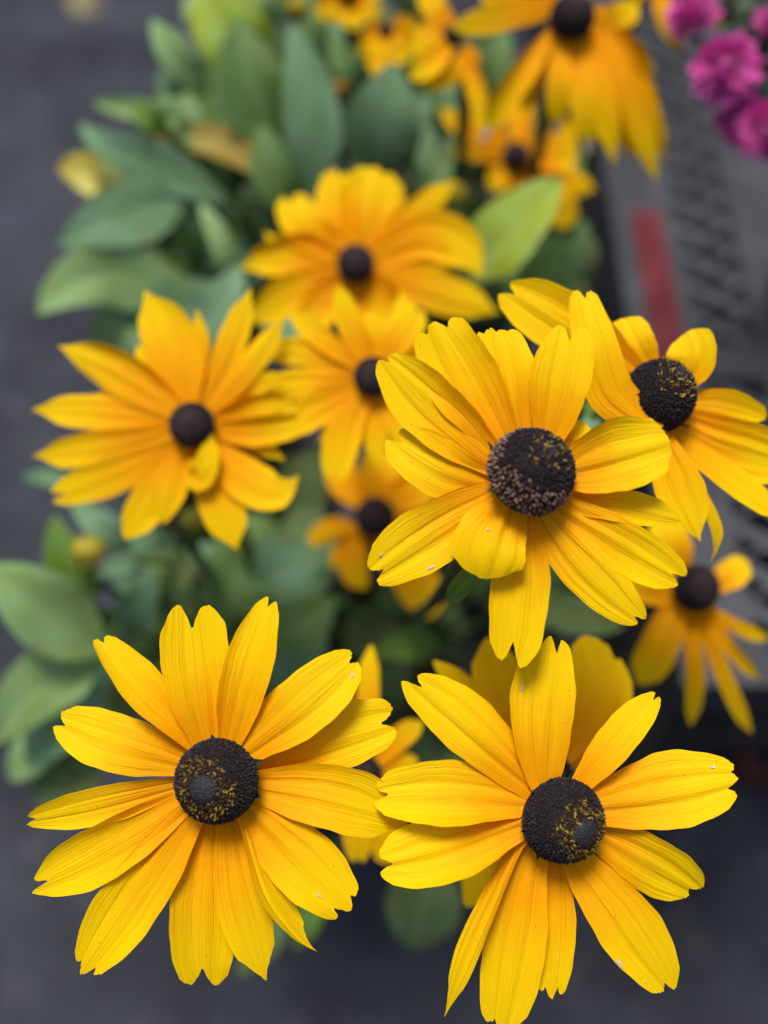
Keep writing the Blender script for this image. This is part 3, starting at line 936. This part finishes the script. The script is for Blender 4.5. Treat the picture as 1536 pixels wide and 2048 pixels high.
# ---- I
flower('yellow flower with drooping narrow petals hanging past the bench rail', (1392, 1176), 48, 0.43, (0.25, -0.12), 'plain', [
    ([(1358, 1208), (1318, 1292), (1278, 1370)], 80, '1', dict(tip=1.2, wb=0.5)),
    ([(1378, 1222), (1390, 1340), (1380, 1452)], 38, '1', dict(wb=0.85, tip=1.4)),
    ([(1398, 1222), (1455, 1370), (1504, 1466)], 34, '1', dict(wb=0.85, tip=1.6, lay=4)),
    ([(1410, 1220), (1464, 1299), (1524, 1360)], 28, 'p', dict(wb=0.85, tip=1.6, lay=10)),
    ([(1424, 1225), (1493, 1262), (1540, 1278)], 30, 'p', dict(wb=0.85, tip=1.4, lay=14)),
    ([(1430, 1172), (1462, 1148), (1494, 1122)], 62, 'r', dict(lay=12)),
    ([(1346, 1192), (1290, 1170), (1216, 1136)], 76, '1', dict(lay=4)),
    ([(1362, 1142), (1342, 1090), (1324, 1036)], 80, 'r', dict(lay=10)),
], pot=2, detail=0.4, orange=0.38, n=20, m=13, sepals=0, tall=1.1)

# ---- J (behind B)
flower('yellow flower tucked behind the off-centre-ringed flower, only petal ends showing', (1088, 1560), 62, 0.372, (0.1, -0.1), 'plain', [
    ([(1066, 1506), (1010, 1390), (974, 1276)], 108, '1', {}),
    ([(1122, 1510), (1182, 1400), (1164, 1274)], 112, 'r', dict(lay=2)),
    ([(1146, 1520), (1222, 1430), (1236, 1316)], 66, '1', dict(lay=8)),
    ([(1046, 1526), (950, 1400), (866, 1322)], 58, '1', dict(lay=4)),
    ([(1056, 1610), (980, 1740), (930, 1812)], 92, '1', dict(lay=0)),
], pot=0, detail=0.3, orange=0.18, n=22, m=13, sepals=0)

# ---- K
flower('small orange flower low in the shade between the two front flowers', (728, 1548), 38, 0.41, (0.0, 0.0), 'plain', [
    ([(730, 1512), (736, 1390), (742, 1290)], 46, '1', {}),
    ([(706, 1520), (696, 1450), (690, 1384)], 44, '1', dict(lay=3)),
    ([(756, 1522), (795, 1480), (846, 1444)], 50, '1', {}),
    ([(764, 1546), (800, 1530), (836, 1520)], 44, '1', dict(lay=5)),
    ([(722, 1584), (715, 1650), (718, 1726)], 60, '2', {}),
    ([(742, 1584), (760, 1655), (778, 1728)], 60, 'r', dict(lay=4)),
], pot=0, detail=0.3, orange=0.5, n=18, m=11, sepals=0)

# ---- L
flower('yellow flower with long petals hanging down, bleached tips, beside the pink blooms', (1144, 34), 46, 0.47, (0.05, -0.2), 'plain', [
    ([(1104, 22), (1003, 34), (905, 58)], 56, '1', dict(tip=1.0)),
    ([(1104, 66), (1032, 168), (965, 280)], 54, 'p', dict(tip=1.6, fl=[(0, 0.95, 34, 20)])),
    ([(1124, 80), (1118, 168), (1113, 266)], 50, 'p', dict(tip=1.6, lay=-4, fl=[(0, 0.95, 34, 20)])),
    ([(1146, 84), (1168, 195), (1178, 306)], 56, 'p', dict(tip=1.6, lay=2, wt=0.35, fl=[(0, 0.94, 44, 24)])),
    ([(1168, 78), (1204, 190), (1228, 326)], 52, 'p', dict(tip=1.6, wt=0.35)),
    ([(1182, 62), (1254, 190), (1312, 360)], 56, 'p', dict(tip=2.0, lay=10, org=0.15, wt=0.35)),
    ([(1186, 52), (1256, 130), (1316, 250)], 54, '1', dict(tip=2.2, lay=24, org=0.4)),
    ([(1186, 30), (1226, 40), (1274, 6)], 62, '1', dict(lay=14, org=0.2)),
    ([(1110, 6), (1030, 0), (950, -30)], 60, '1', dict(lay=6)),
    ([(1176, 70), (1232, 190), (1268, 330)], 48, 'p', dict(tip=2.4, lay=30, org=0.3)),
    ([(1188, 58), (1272, 170), (1334, 330)], 44, 'p', dict(tip=2.6, lay=40, org=0.3)),
    ([(1190, 44), (1250, 90), (1300, 160)], 50, '1', dict(tip=2.4, lay=44, org=0.4)),
    ([(1110, 74), (1070, 150), (1046, 230)], 44, 'p', dict(tip=2.2, lay=26, org=0.3)),
    ([(1120, -10), (1090, -60), (1050, -120)], 60, '1', {}),
    ([(1160, -10), (1180, -60), (1220, -110)], 60, '1', {}),
], pot=2, detail=0.35, orange=0.36, n=20, m=13, sepals=0, tall=1.15)

# ---- M
flower('shaded orange flower under the long hanging petals, behind the lime leaf', (1032, 312), 29, 0.56, (0.0, -0.1), 'plain', [
    ([(1008, 296), (941, 262), (876, 214)], 46, 'p', {}),
    ([(1004, 316), (950, 306), (892, 298)], 30, '1', {}),
    ([(1018, 338), (996, 360), (984, 382)], 48, '1', dict(lay=-2)),
    ([(1060, 312), (1104, 305), (1156, 306)], 76, 'r', dict(lay=2)),
    ([(1054, 332), (1112, 354), (1190, 378)], 50, '1', {}),
    ([(1044, 340), (1110, 400), (1134, 456)], 70, 'r', dict(lay=3)),
    ([(1036, 284), (1040, 230), (1036, 170)], 60, '1', dict(lay=4)),
    ([(1014, 292), (970, 240), (950, 190)], 44, '1', dict(lay=6)),
    ([(1056, 298), (1110, 270), (1160, 262)], 54, '1', dict(lay=6)),
    ([(1030, 342), (1050, 400), (1080, 440)], 50, '1', dict(lay=6)),
], pot=2, detail=0.3, orange=0.6, n=16, m=11, sepals=0)

# ---- N O P Q : half-hidden ones along the far side
flower('yellow flower seen edge-on with folded greenish petals, beside the long-petalled one', (905, 70), 20, 0.505, (-0.3, -0.6), 'plain', [
    ([(902, 84), (862, 122), (822, 160)], 50, '1', dict(lay=-10)),
    ([(915, 88), (945, 118), (900, 150), (840, 182)], 42, 'p', dict(lay=4)),
    ([(892, 50), (862, 70), (832, 112)], 54, '1', dict(lay=6)),
    ([(912, 90), (950, 170), (968, 272)], 40, 'p', dict(lay=2)),
    ([(900, 44), (868, 16), (856, -30)], 54, '1', dict(lay=8)),
], pot=2, detail=0.2, orange=0.25, n=16, m=11, sepals=0)
flower('yellow flower at the far end of the leaf clump, petals drooping over its leaves', (694, -24), 26, 0.56, (0.0, -0.2), 'plain', [
    ([(680, -8), (652, 12), (628, 22)], 50, '1', {}),
    ([(692, 0), (676, 26), (664, 46)], 54, '1', dict(lay=2)),
    ([(704, 0), (704, 30), (706, 60)], 56, '1', {}),
    ([(714, -8), (734, 14), (756, 38)], 50, '1', dict(lay=3)),
    ([(718, -24), (750, -34), (780, -40)], 46, '1', {}),
], pot=2, detail=0.2, orange=0.42, n=16, m=11, sepals=0)
flower('small half-open orange flower above a broad blue-green leaf', (772, 62), 18, 0.56, (0.3, -0.4), 'plain', [
    ([(776, 62), (796, 86), (824, 112)], 66, 'r', dict(lay=-12)),
    ([(766, 66), (760, 100), (748, 156)], 44, 'p', dict(lay=-6)),
    ([(758, 66), (740, 92), (716, 108)], 36, 'p', {}),
    ([(764, 52), (758, 70), (762, 110)], 74, 'r', dict(lay=-8)),
    ([(780, 56), (806, 52), (830, 66)], 44, 'r', dict(lay=4)),
], pot=2, detail=0.2, orange=0.5, n=16, m=11, sepals=0)
flower('yellow flower with one narrow petal hanging next to a pink bloom', (1306, -70), 30, 0.50, (0.1, -0.2), 'plain', [
    ([(1312, -44), (1330, 30), (1362, 106)], 42, 'p', dict(tip=1.5)),
    ([(1328, -56), (1400, 10), (1446, 58)], 34, 'p', dict(tip=2.2, lay=30)),
    ([(1292, -46), (1270, -20), (1250, 0)], 44, '1', dict(tip=1.5)),
], pot=2, detail=0.2, orange=0.35, n=16, m=11, sepals=0)

# ------------------------------------------------------------------ leaves
BLUEG = (0.145, 0.3, 0.15)
PALE = (0.235, 0.41, 0.145)
MIDG = (0.095, 0.205, 0.048)
DARK = (0.028, 0.075, 0.016)  # filler leaves, darkened to stand in for deep shade inside the clumps
LIME = (0.33, 0.47, 0.045)
BRIGHT = (0.09, 0.21, 0.01)
OCHRE = (0.44, 0.33, 0.055)
YELLOW = (0.72, 0.60, 0.09)
DULL = (0.09, 0.15, 0.042)


def plant(label, pot, group='leafy plants in the black pots'):
    cx, cy = POTS[pot]
    return empty('leafy_plant', (cx, cy, 0.138), label, 'plant', group)


def leaf(root, pot, pts, w, d0, d1, color, twist=(0, 0), fold=0.22, peak=0.42, stalk=True, name='leaf', dm=None):
    n = len(pts)
    if n == 2:
        pts = [pts[0], ((pts[0][0] + pts[1][0]) / 2 + 4, (pts[0][1] + pts[1][1]) / 2 - 6), pts[1]]
        n = 3
    ds = np.linspace(d0, d1, n)
    if dm is not None:
        ds[1:-1] += dm
    else:
        ds[1:-1] -= 0.008
    P3 = [at(p[0], p[1], d) for p, d in zip(pts, ds)]
    u = 0.5 * (d0 + d1) / FPX
    V, F, UV = leaf_strip(P3, w * 1.14 * u, fold=fold, twist=twist, seed=int(pts[0][0] * 7 + pts[0][1]) % 100000, peak=peak)
    o = mesh_obj(name, V, F, M_LEAF, root, uv=UV)
    o.color = tuple(color) + (1,)
    if stalk:
        cx, cy = POTS[pot]
        b = P3[0]
        rs = np.random.RandomState(int(pts[0][0] * 3 + pts[0][1]) % 100000)
        e = np.array([cx + rs.uniform(-0.04, 0.04), cy + rs.uniform(-0.04, 0.04), 0.136])
        dirb = unit(P3[0] - P3[1])
        V, F = tube([b - dirb * 0.004, b + dirb * 0.016 + np.array([0, 0, -0.006]), 0.55 * b + 0.45 * e + np.array([0, 0, -0.01]), e], [0.0011, 0.0014, 0.0018, 0.0022], 6, 14)
        mesh_obj('leaf_stalk', V, F, M_STEM, o)
    return o


lp = plant('dense clump of broad grey-green leaves with a yellowed leaf over the asphalt', 1)
L1 = lambda *a, **k: leaf(lp, 1, *a, **k)
L1([(395, 600), (230, 548), (150, 565), (76, 628)], 118, 0.56, 0.53, PALE, twist=(0.2, -0.3))
L1([(470, 575), (340, 632), (186, 674)], 116, 0.57, 0.56, BLUEG)
L1([(360, 640), (430, 620), (478, 530)], 92, 0.545, 0.53, BLUEG, twist=(0.2, 0.2))
L1([(380, 396), (240, 432), (118, 492)], 112, 0.56, 0.53, BLUEG, twist=(0, -0.2))
L1([(450, 400), (310, 328), (210, 290), (160, 245)], 78, 0.56, 0.54, BLUEG)
L1([(370, 240), (280, 220), (186, 206)], 40, 0.56, 0.56, PALE, fold=0.4)
L1([(340, 270), (300, 240), (262, 210)], 44, 0.545, 0.54, BRIGHT)
L1([(420, 190), (350, 110), (304, 38)], 62, 0.57, 0.55, PALE)
L1([(540, 150), (460, 60), (392, -30)], 132, 0.575, 0.56, LIME, twist=(0.2, 0.1))
L1([(420, 80), (405, 30), (388, -20)], 70, 0.585, 0.58, PALE)
L1([(560, 300), (505, 170), (478, 40)], 128, 0.57, 0.55, MIDG, twist=(-0.3, -0.2))
L1([(540, 60), (530, 0), (500, -40)], 90, 0.58, 0.57, PALE)
L1([(545, 290), (440, 200), (372, 110)], 100, 0.58, 0.57, MIDG)
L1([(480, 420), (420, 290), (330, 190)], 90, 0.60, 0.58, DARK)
L1([(628, 400), (622, 220), (582, 44)], 100, 0.56, 0.53, BLUEG, fold=0.15)
L1([(560, 380), (440, 285), (286, 282)], 54, 0.565, 0.575, OCHRE)
L1([(258, 392), (190, 350), (116, 336)], 76, 0.565, 0.56, YELLOW)
L1([(610, 430), (556, 360), (520, 240)], 80, 0.58, 0.56, MIDG)
L1([(470, 560), (440, 480), (398, 405)], 42, 0.54, 0.53, PALE)
L1([(490, 560), (420, 440), (330, 360)], 110, 0.60, 0.59, MIDG)
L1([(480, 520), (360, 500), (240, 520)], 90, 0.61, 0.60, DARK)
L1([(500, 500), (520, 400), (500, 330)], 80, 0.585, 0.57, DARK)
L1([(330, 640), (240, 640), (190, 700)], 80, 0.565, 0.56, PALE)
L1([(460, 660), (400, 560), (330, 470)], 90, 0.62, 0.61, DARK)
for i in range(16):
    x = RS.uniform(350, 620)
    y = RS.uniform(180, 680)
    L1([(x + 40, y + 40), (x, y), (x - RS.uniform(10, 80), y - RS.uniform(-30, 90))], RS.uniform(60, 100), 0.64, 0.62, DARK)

for i in range(46):
    x = RS.uniform(250, 610)
    y = RS.uniform(110, 690)
    if x < 330 and y < 380:
        x += 130
    an = math.atan2(y - 470, x - 560) + RS.uniform(-0.35, 0.35)
    ln_ = RS.uniform(110, 200)
    tx, ty = x + math.cos(an) * ln_ * 0.5, y + math.sin(an) * ln_ * 0.5
    if tx < 150:
        continue
    bx, by = x - math.cos(an) * ln_ * 0.5, y - math.sin(an) * ln_ * 0.5
    dd = RS.uniform(0.575, 0.625)
    L1([(bx, by), (x + RS.uniform(-14, 14), y + RS.uniform(-18, 6)), (tx, ty)], RS.uniform(46, 84), dd + 0.01, dd - RS.uniform(0, 0.02), random.choice([BLUEG, MIDG, MIDG, DULL, PALE]), twist=(RS.uniform(-0.6, 0.6), RS.uniform(-0.6, 0.6)), fold=RS.uniform(0.1, 0.4))

rp = plant('grey-green leaves with one lime leaf rising beside the bench', 2)
L2 = lambda *a, **k: leaf(rp, 2, *a, **k)
L2([(740, 345), (764, 235), (792, 126)], 132, 0.57, 0.54, BLUEG, fold=0.12)
L2([(735, 200), (700, 140), (655, 70)], 56, 0.585, 0.57, MIDG)
L2([(935, 560), (1010, 470), (1122, 356)], 118, 0.52, 0.50, LIME, twist=(0.3, 0.1))
L2([(836, 385), (868, 340), (905, 296)], 60, 0.55, 0.54, PALE)
L2([(1040, 590), (1115, 520), (1172, 440)], 96, 0.59, 0.57, MIDG)
L2([(955, 210), (985, 140), (1012, 60)], 74, 0.575, 0.56, MIDG)
L2([(880, 280), (905, 220), (932, 170)], 76, 0.58, 0.57, BLUEG)
L2([(800, 20), (820, -20), (812, -60)], 110, 0.59, 0.58, PALE)
L2([(870, 60), (850, 10), (850, -50)], 80, 0.60, 0.59, MIDG)
L2([(640, 130), (620, 60), (600, -20)], 70, 0.60, 0.59, MIDG)
L2([(960, 480), (900, 400), (870, 330)], 100, 0.60, 0.59, DULL)
L2([(1100, 620), (1060, 560), (1000, 520)], 100, 0.60, 0.59, MIDG)
L2([(1120, 560), (1160, 520), (1176, 470)], 60, 0.58, 0.575, DULL)
for i in range(22):
    x = RS.uniform(660, 1120)
    y = RS.uniform(20, 640)
    if x > 940 and y < 220:
        y += 200
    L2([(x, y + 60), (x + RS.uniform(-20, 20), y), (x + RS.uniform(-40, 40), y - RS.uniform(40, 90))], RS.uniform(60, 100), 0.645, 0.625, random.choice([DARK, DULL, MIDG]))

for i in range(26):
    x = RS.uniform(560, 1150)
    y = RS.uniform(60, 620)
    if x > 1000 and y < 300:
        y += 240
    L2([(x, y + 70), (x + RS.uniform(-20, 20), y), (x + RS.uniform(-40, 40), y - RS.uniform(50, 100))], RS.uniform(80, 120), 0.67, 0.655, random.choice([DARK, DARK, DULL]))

for i in range(26):
    x = RS.uniform(640, 1130)
    y = RS.uniform(40, 600)
    if x > 960 and y < 300:
        y += 240
    an = -math.pi / 2 + (x - 880) / 500 + RS.uniform(-0.5, 0.5)
    ln_ = RS.uniform(110, 190)
    tx, ty = x + math.cos(an) * ln_ * 0.5, y + math.sin(an) * ln_ * 0.5
    bx, by = x - math.cos(an) * ln_ * 0.5, y - math.sin(an) * ln_ * 0.5
    dd = RS.uniform(0.60, 0.64)
    L2([(bx, by), (x + RS.uniform(-14, 14), y), (tx, ty)], RS.uniform(46, 84), dd + 0.01, dd, random.choice([BLUEG, MIDG, MIDG, DULL]), twist=(RS.uniform(-0.5, 0.5), RS.uniform(-0.5, 0.5)))

fp = plant('low green leaves spreading under the large front flowers', 0)
L3 = lambda *a, **k: leaf(fp, 0, *a, **k)
L3([(500, 1170), (580, 1140), (700, 1096)], 138, 0.545, 0.52, BLUEG, fold=0.12)
L3([(436, 1250), (452, 1150), (450, 1050)], 82, 0.55, 0.53, MIDG, twist=(0.3, 0.3))
L3([(560, 1060), (600, 980), (646, 890)], 100, 0.56, 0.54, DULL)
L3([(210, 1300), (120, 1240), (40, 1180), (-30, 1130)], 138, 0.50, 0.47, PALE, twist=(-0.2, 0.1))
L3([(220, 1290), (80, 1370), (-14, 1490)], 124, 0.51, 0.49, PALE, twist=(0.1, 0.2))
L3([(220, 1340), (120, 1440), (60, 1536)], 110, 0.525, 0.51, BLUEG)
L3([(220, 1480), (140, 1540), (70, 1610)], 110, 0.54, 0.535, DULL)
L3([(190, 1240), (140, 1150), (108, 1030)], 84, 0.515, 0.50, BRIGHT)
L3([(250, 1270), (280, 1200), (304, 1130)], 70, 0.53, 0.51, BLUEG)
L3([(290, 1120), (240, 1130), (188, 1156)], 38, 0.50, 0.49, BLUEG)
L3([(260, 1110), (200, 1050), (140, 1006)], 60, 0.51, 0.50, BLUEG)
L3([(160, 970), (100, 955), (46, 954)], 30, 0.52, 0.52, BLUEG)
L3([(872, 1700), (850, 1800), (820, 1896)], 132, 0.52, 0.53, DULL)
L3([(650, 1750), (620, 1830), (588, 1900)], 46, 0.53, 0.53, BRIGHT)
L3([(560, 1780), (540, 1860), (470, 1950)], 60, 0.54, 0.55, DULL)
L3([(690, 1300), (760, 1260), (850, 1230)], 100, 0.55, 0.54, DULL)
L3([(540, 1300), (600, 1250), (672, 1196)], 100, 0.53, 0.52, MIDG)
L3([(560, 1400), (600, 1330), (650, 1270)], 110, 0.55, 0.54, BLUEG)
L3([(1070, 1210), (1150, 1230), (1250, 1252)], 70, 0.50, 0.49, DULL)
L3([(972, 1112), (930, 1162), (896, 1208)], 38, 0.335, 0.345, BRIGHT, name='leaf', stalk=False)
L3([(420, 1300), (340, 1240), (250, 1180)], 90, 0.56, 0.55, DULL)
L3([(330, 1340), (270, 1290), (200, 1240)], 90, 0.56, 0.55, MIDG)
L3([(320, 1420), (230, 1380), (160, 1330)], 90, 0.57, 0.56, DULL)
L3([(1210, 830), (1190, 815), (1165, 808)], 44, 0.40, 0.40, BRIGHT)
L3([(1230, 900), (1190, 860), (1170, 830)], 60, 0.42, 0.42, BLUEG)
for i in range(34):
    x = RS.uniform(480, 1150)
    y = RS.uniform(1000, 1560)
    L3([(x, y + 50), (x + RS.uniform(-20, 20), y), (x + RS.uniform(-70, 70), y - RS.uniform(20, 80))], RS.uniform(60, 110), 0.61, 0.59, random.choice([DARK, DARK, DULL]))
for i in range(24):
    x = RS.uniform(180, 640)
    y = RS.uniform(1060, 1440)
    an = math.atan2(y - 1300, x - 700) + RS.uniform(-0.5, 0.5)
    ln_ = RS.uniform(100, 170)
    tx, ty = x + math.cos(an) * ln_ * 0.5, y + math.sin(an) * ln_ * 0.5
    if tx < 130:
        continue
    bx, by = x - math.cos(an) * ln_ * 0.5, y - math.sin(an) * ln_ * 0.5
    dd = RS.uniform(0.555, 0.60)
    L3([(bx, by), (x + RS.uniform(-12, 12), y - RS.uniform(0, 14)), (tx, ty)], RS.uniform(40, 76), dd + 0.01, dd, random.choice([BLUEG, MIDG, DULL, DULL]), twist=(RS.uniform(-0.6, 0.6), RS.uniform(-0.6, 0.6)))
for pts_, w_, c_ in (([(380, 1190), (330, 1150), (270, 1120)], 56, MIDG), ([(330, 1230), (350, 1170), (390, 1110)], 60, DULL), ([(560, 1240), (500, 1200), (470, 1130)], 70, MIDG),
                     ([(640, 1010), (600, 1050), (540, 1070)], 56, DULL), ([(880, 1300), (820, 1290), (740, 1310)], 60, BRIGHT), ([(760, 1220), (800, 1180), (850, 1160)], 56, MIDG),
                     ([(120, 1440), (70, 1500), (20, 1560)], 80, PALE), ([(240, 1230), (170, 1260), (110, 1330)], 66, MIDG), ([(1010, 1260), (1060, 1230), (1130, 1210)], 70, DULL)):
    L3(pts_, w_, 0.535, 0.525, c_, twist=(0.2, -0.3))
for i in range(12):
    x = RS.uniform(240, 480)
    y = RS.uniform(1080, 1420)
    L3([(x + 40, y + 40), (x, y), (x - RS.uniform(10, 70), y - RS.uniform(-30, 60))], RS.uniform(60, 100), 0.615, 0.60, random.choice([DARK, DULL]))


# ------------------------------------------------------------------ buds
def bud(label, px, py, rpx, d, pot, ycol, tilt=(0.2, -0.3), bract=None):
    cx, cy = POTS[pot]
    root = empty('flower_bud', (cx, cy, 0.138), label, 'bud', 'unopened flower buds')
    u = d / FPX
    rad = rpx * u
    n = unit(tilt[0] * RIGHT - tilt[1] * UP - 0.8 * FWD)
    a, b, n = frame_from_axis(n)
    c = at(px, py, d)
    nr, ns = 10, 24
    V, F = [], []
    for i in range(nr + 1):
        th = R(2) + R(130) * i / nr
        for j in range(ns):
            p = 2 * math.pi * j / ns
            q = 1 + 0.14 * math.cos(7 * p + 2 * th) * math.sin(th) + 0.25 * math.cos(p) ** 2
            V.append(c + rad * q * math.sin(th) * (math.cos(p) * a + math.sin(p) * b) + rad * 0.9 * math.cos(th) * n)
    for i in range(nr):
        for j in range(ns):
            j2 = (j + 1) % ns
            F.append((i * ns + j, (i + 1) * ns + j, (i + 1) * ns + j2, i * ns + j2))
    o = mesh_obj('bud_body', V, F, M_LEAF, root, uv=[(0.3, 0.5)] * len(V))
    o.color = ycol + (1,)
    for k in range(8):
        an = 2 * math.pi * k / 8
        dr = math.cos(an) * a + math.sin(an) * b
        pts = [c - n * rad * 0.7 + dr * rad * 0.3, c - n * rad * 0.3 + dr * rad * 1.1, c + n * rad * 0.2 + dr * rad * 1.7]
        V, F, UV = leaf_strip(pts, rad * 0.62, n=8, m=5, seed=k)
        s_ = mesh_obj('sepal', V, F, M_LEAF, root, uv=UV)
        s_.color = (bract or BRIGHT) + (1,)
    stem_to_pot(root, c, n, rad, pot, 0.0018)


bud('fat yellow-green bud in leaves below the flower with a curled petal', 176, 1100, 25, 0.485, 0, (0.50, 0.42, 0.02), bract=(0.40, 0.40, 0.015))
bud('small green-yellow bud just under the petals of the curled-petal flower', 392, 1042, 24, 0.47, 0, (0.30, 0.32, 0.02))
bud('tiny orange bud between two tall blue-green leaves', 678, 176, 14, 0.56, 2, (0.36, 0.20, 0.01))
bud('yellow-green bud above the lime leaf beside the broad-petalled flower', 906, 386, 24, 0.545, 2, (0.42, 0.38, 0.03))
bud('yellowish bud over the tall leaf at the far end of the clump', 594, 14, 18, 0.56, 1, (0.42, 0.36, 0.02))

# ------------------------------------------------------------------ potted pink chrysanthemums on the bench
MUMP = (0.262, 0.485)
mp = empty('flower_pot', (MUMP[0], MUMP[1], ZB + 0.0022), 'terracotta-red pot of pink flowers standing on the steel bench', 'pot')
zb = ZB + 0.0026
V, F = lathe([(0.0005, zb), (0.032, zb), (0.042, zb + 0.070), (0.046, zb + 0.071), (0.047, zb + 0.088), (0.043, zb + 0.089), (0.040, zb + 0.07)], 40, *MUMP)
mesh_obj('pot_body', V, F, M_TERRA, mp)
V, F = lathe([(0.0005, zb + 0.080), (0.0415, zb + 0.076)], 32, *MUMP)
mesh_obj('soil', V, F, M_SOIL, mp)


def mum(label, px, py, rpx, d, tilt, seed):
    rs = np.random.RandomState(seed)
    c = at(px, py, d)
    rad = rpx * d / FPX
    n = unit(tilt[0] * RIGHT - tilt[1] * UP - 0.7 * FWD)
    a, b, n = frame_from_axis(n)
    root = empty('chrysanthemum', (MUMP[0], MUMP[1], zb + 0.078), label, 'flower', 'pink pompom flowers')
    V, F = [], []
    Wm = np.stack([a, b, n], 0)
    for i, dr in enumerate(fib_dirs(260, -0.40)):
        dr = unit(dr + rs.normal(0, 0.10, 3))
        ln = rad * rs.uniform(0.78, 1.16) * (0.82 + 0.18 * (1 - dr[2]))
        w = rad * rs.uniform(0.075, 0.125)
        side = unit(np.cross(dr, rs.normal(0, 1, 3)))
        side = unit(np.cross(dr, [0, 0, 1.0001])) if abs(dr[2]) < 0.95 else side
        nn = np.cross(side, dr)
        if nn[2] < 0:
            nn = -nn
        base = len(V)
        for q, (t, ww, up) in enumerate(((0.25, 0.5, 0), (0.6, 1.0, -0.02), (0.88, 1.0, 0.05), (1.0, 0.45, 0.14))):
            m0 = dr * ln * t + nn * up * rad
            for sgn in (-1, 0, 1):
                v = m0 + side * sgn * w * ww + nn * (0.35 * w * abs(sgn))
                V.append(c + v @ Wm)
        for q in range(3):
            for r in range(2):
                k = base + q * 3 + r
                F.append((k, k + 1, k + 4, k + 3))
    o = mesh_obj('petals', V, F, M_MUM, root)
    o['kind'] = 'stuff'
    end = np.array([MUMP[0] + rs.uniform(-0.02, 0.02), MUMP[1] + rs.uniform(-0.02, 0.02), zb + 0.076])
    V, F = tube([c, c - n * rad * 1.2 + np.array([0, 0, -0.004]), 0.5 * (c + end) + np.array([0, 0, -0.004]), end], [0.0016, 0.0012, 0.0014, 0.0018], 6, 14)
    mesh_obj('stem', V, F, M_STEM, root)


mum('pink pompom bloom touching the narrow hanging yellow petal', 1386, 26, 50, 0.49, (-0.4, -0.3), 1)
mum('largest magenta pompom bloom leaning out over the steel bench', 1452, 140, 66, 0.485, (-0.5, 0.1), 2)
mum('small dark magenta pompom bloom drooping below the largest one', 1484, 238, 50, 0.495, (-0.3, 0.6), 3)
mum('bright pink pompom bloom just above the terracotta-red pot', 1536, 258, 56, 0.485, (0.0, 0.3), 4)
mum('pale pink pompom bloom among grey-green leaves over the largest one', 1540, 46, 32, 0.51, (0.3, -0.3), 5)
ml = empty('chrysanthemum_foliage', (MUMP[0], MUMP[1], zb + 0.078), 'dark grey-green lobed leaves under the pink blooms', 'plant')
for i in range(26):
    x = RS.uniform(1430, 1600)
    y = RS.uniform(-40, 215)
    if x < 1470 and y > 100:
        y -= 120
    dd = RS.uniform(0.525, 0.56)
    P3 = [at(x + 20, y + 30, dd + 0.01), at(x, y, dd), at(x + RS.uniform(-40, 30), y - RS.uniform(20, 50), dd + 0.004)]
    V, F, UV = leaf_strip(P3, 48 * dd / FPX, n=12, m=7, seed=i, wave=0.25)
    o = mesh_obj('leaf', V, F, M_LEAF, ml, uv=UV)
    o.color = (0.045, 0.075, 0.045, 1)
    V, F = tube([P3[0], 0.6 * P3[0] + 0.4 * np.array([MUMP[0], MUMP[1], zb + 0.076]), np.array([MUMP[0], MUMP[1], zb + 0.076])], [0.0007, 0.001, 0.0012], 5, 8)
    mesh_obj('leaf_stalk', V, F, M_STEM, o)

# ------------------------------------------------------------------ a fallen leaf on the asphalt
def ground_at(px, py, z=0.0):
    dr = FWD + (px - 768.0) / FPX * RIGHT + (1024.0 - py) / FPX * UP
    return CAM + dr * ((z - CAM[2]) / dr[2])


P3 = [ground_at(205, 22, 0.002), ground_at(175, 4, 0.009), ground_at(140, -22, 0.003)]
V, F, UV = leaf_strip(P3, 0.034, seed=3)
fl = mesh_obj('fallen_leaf', V, F, M_LEAF, uv=UV)
fl.color = (0.34, 0.29, 0.12, 1)
fl['label'] = 'dry straw-coloured fallen leaf lying on the asphalt'
fl['category'] = 'leaf'
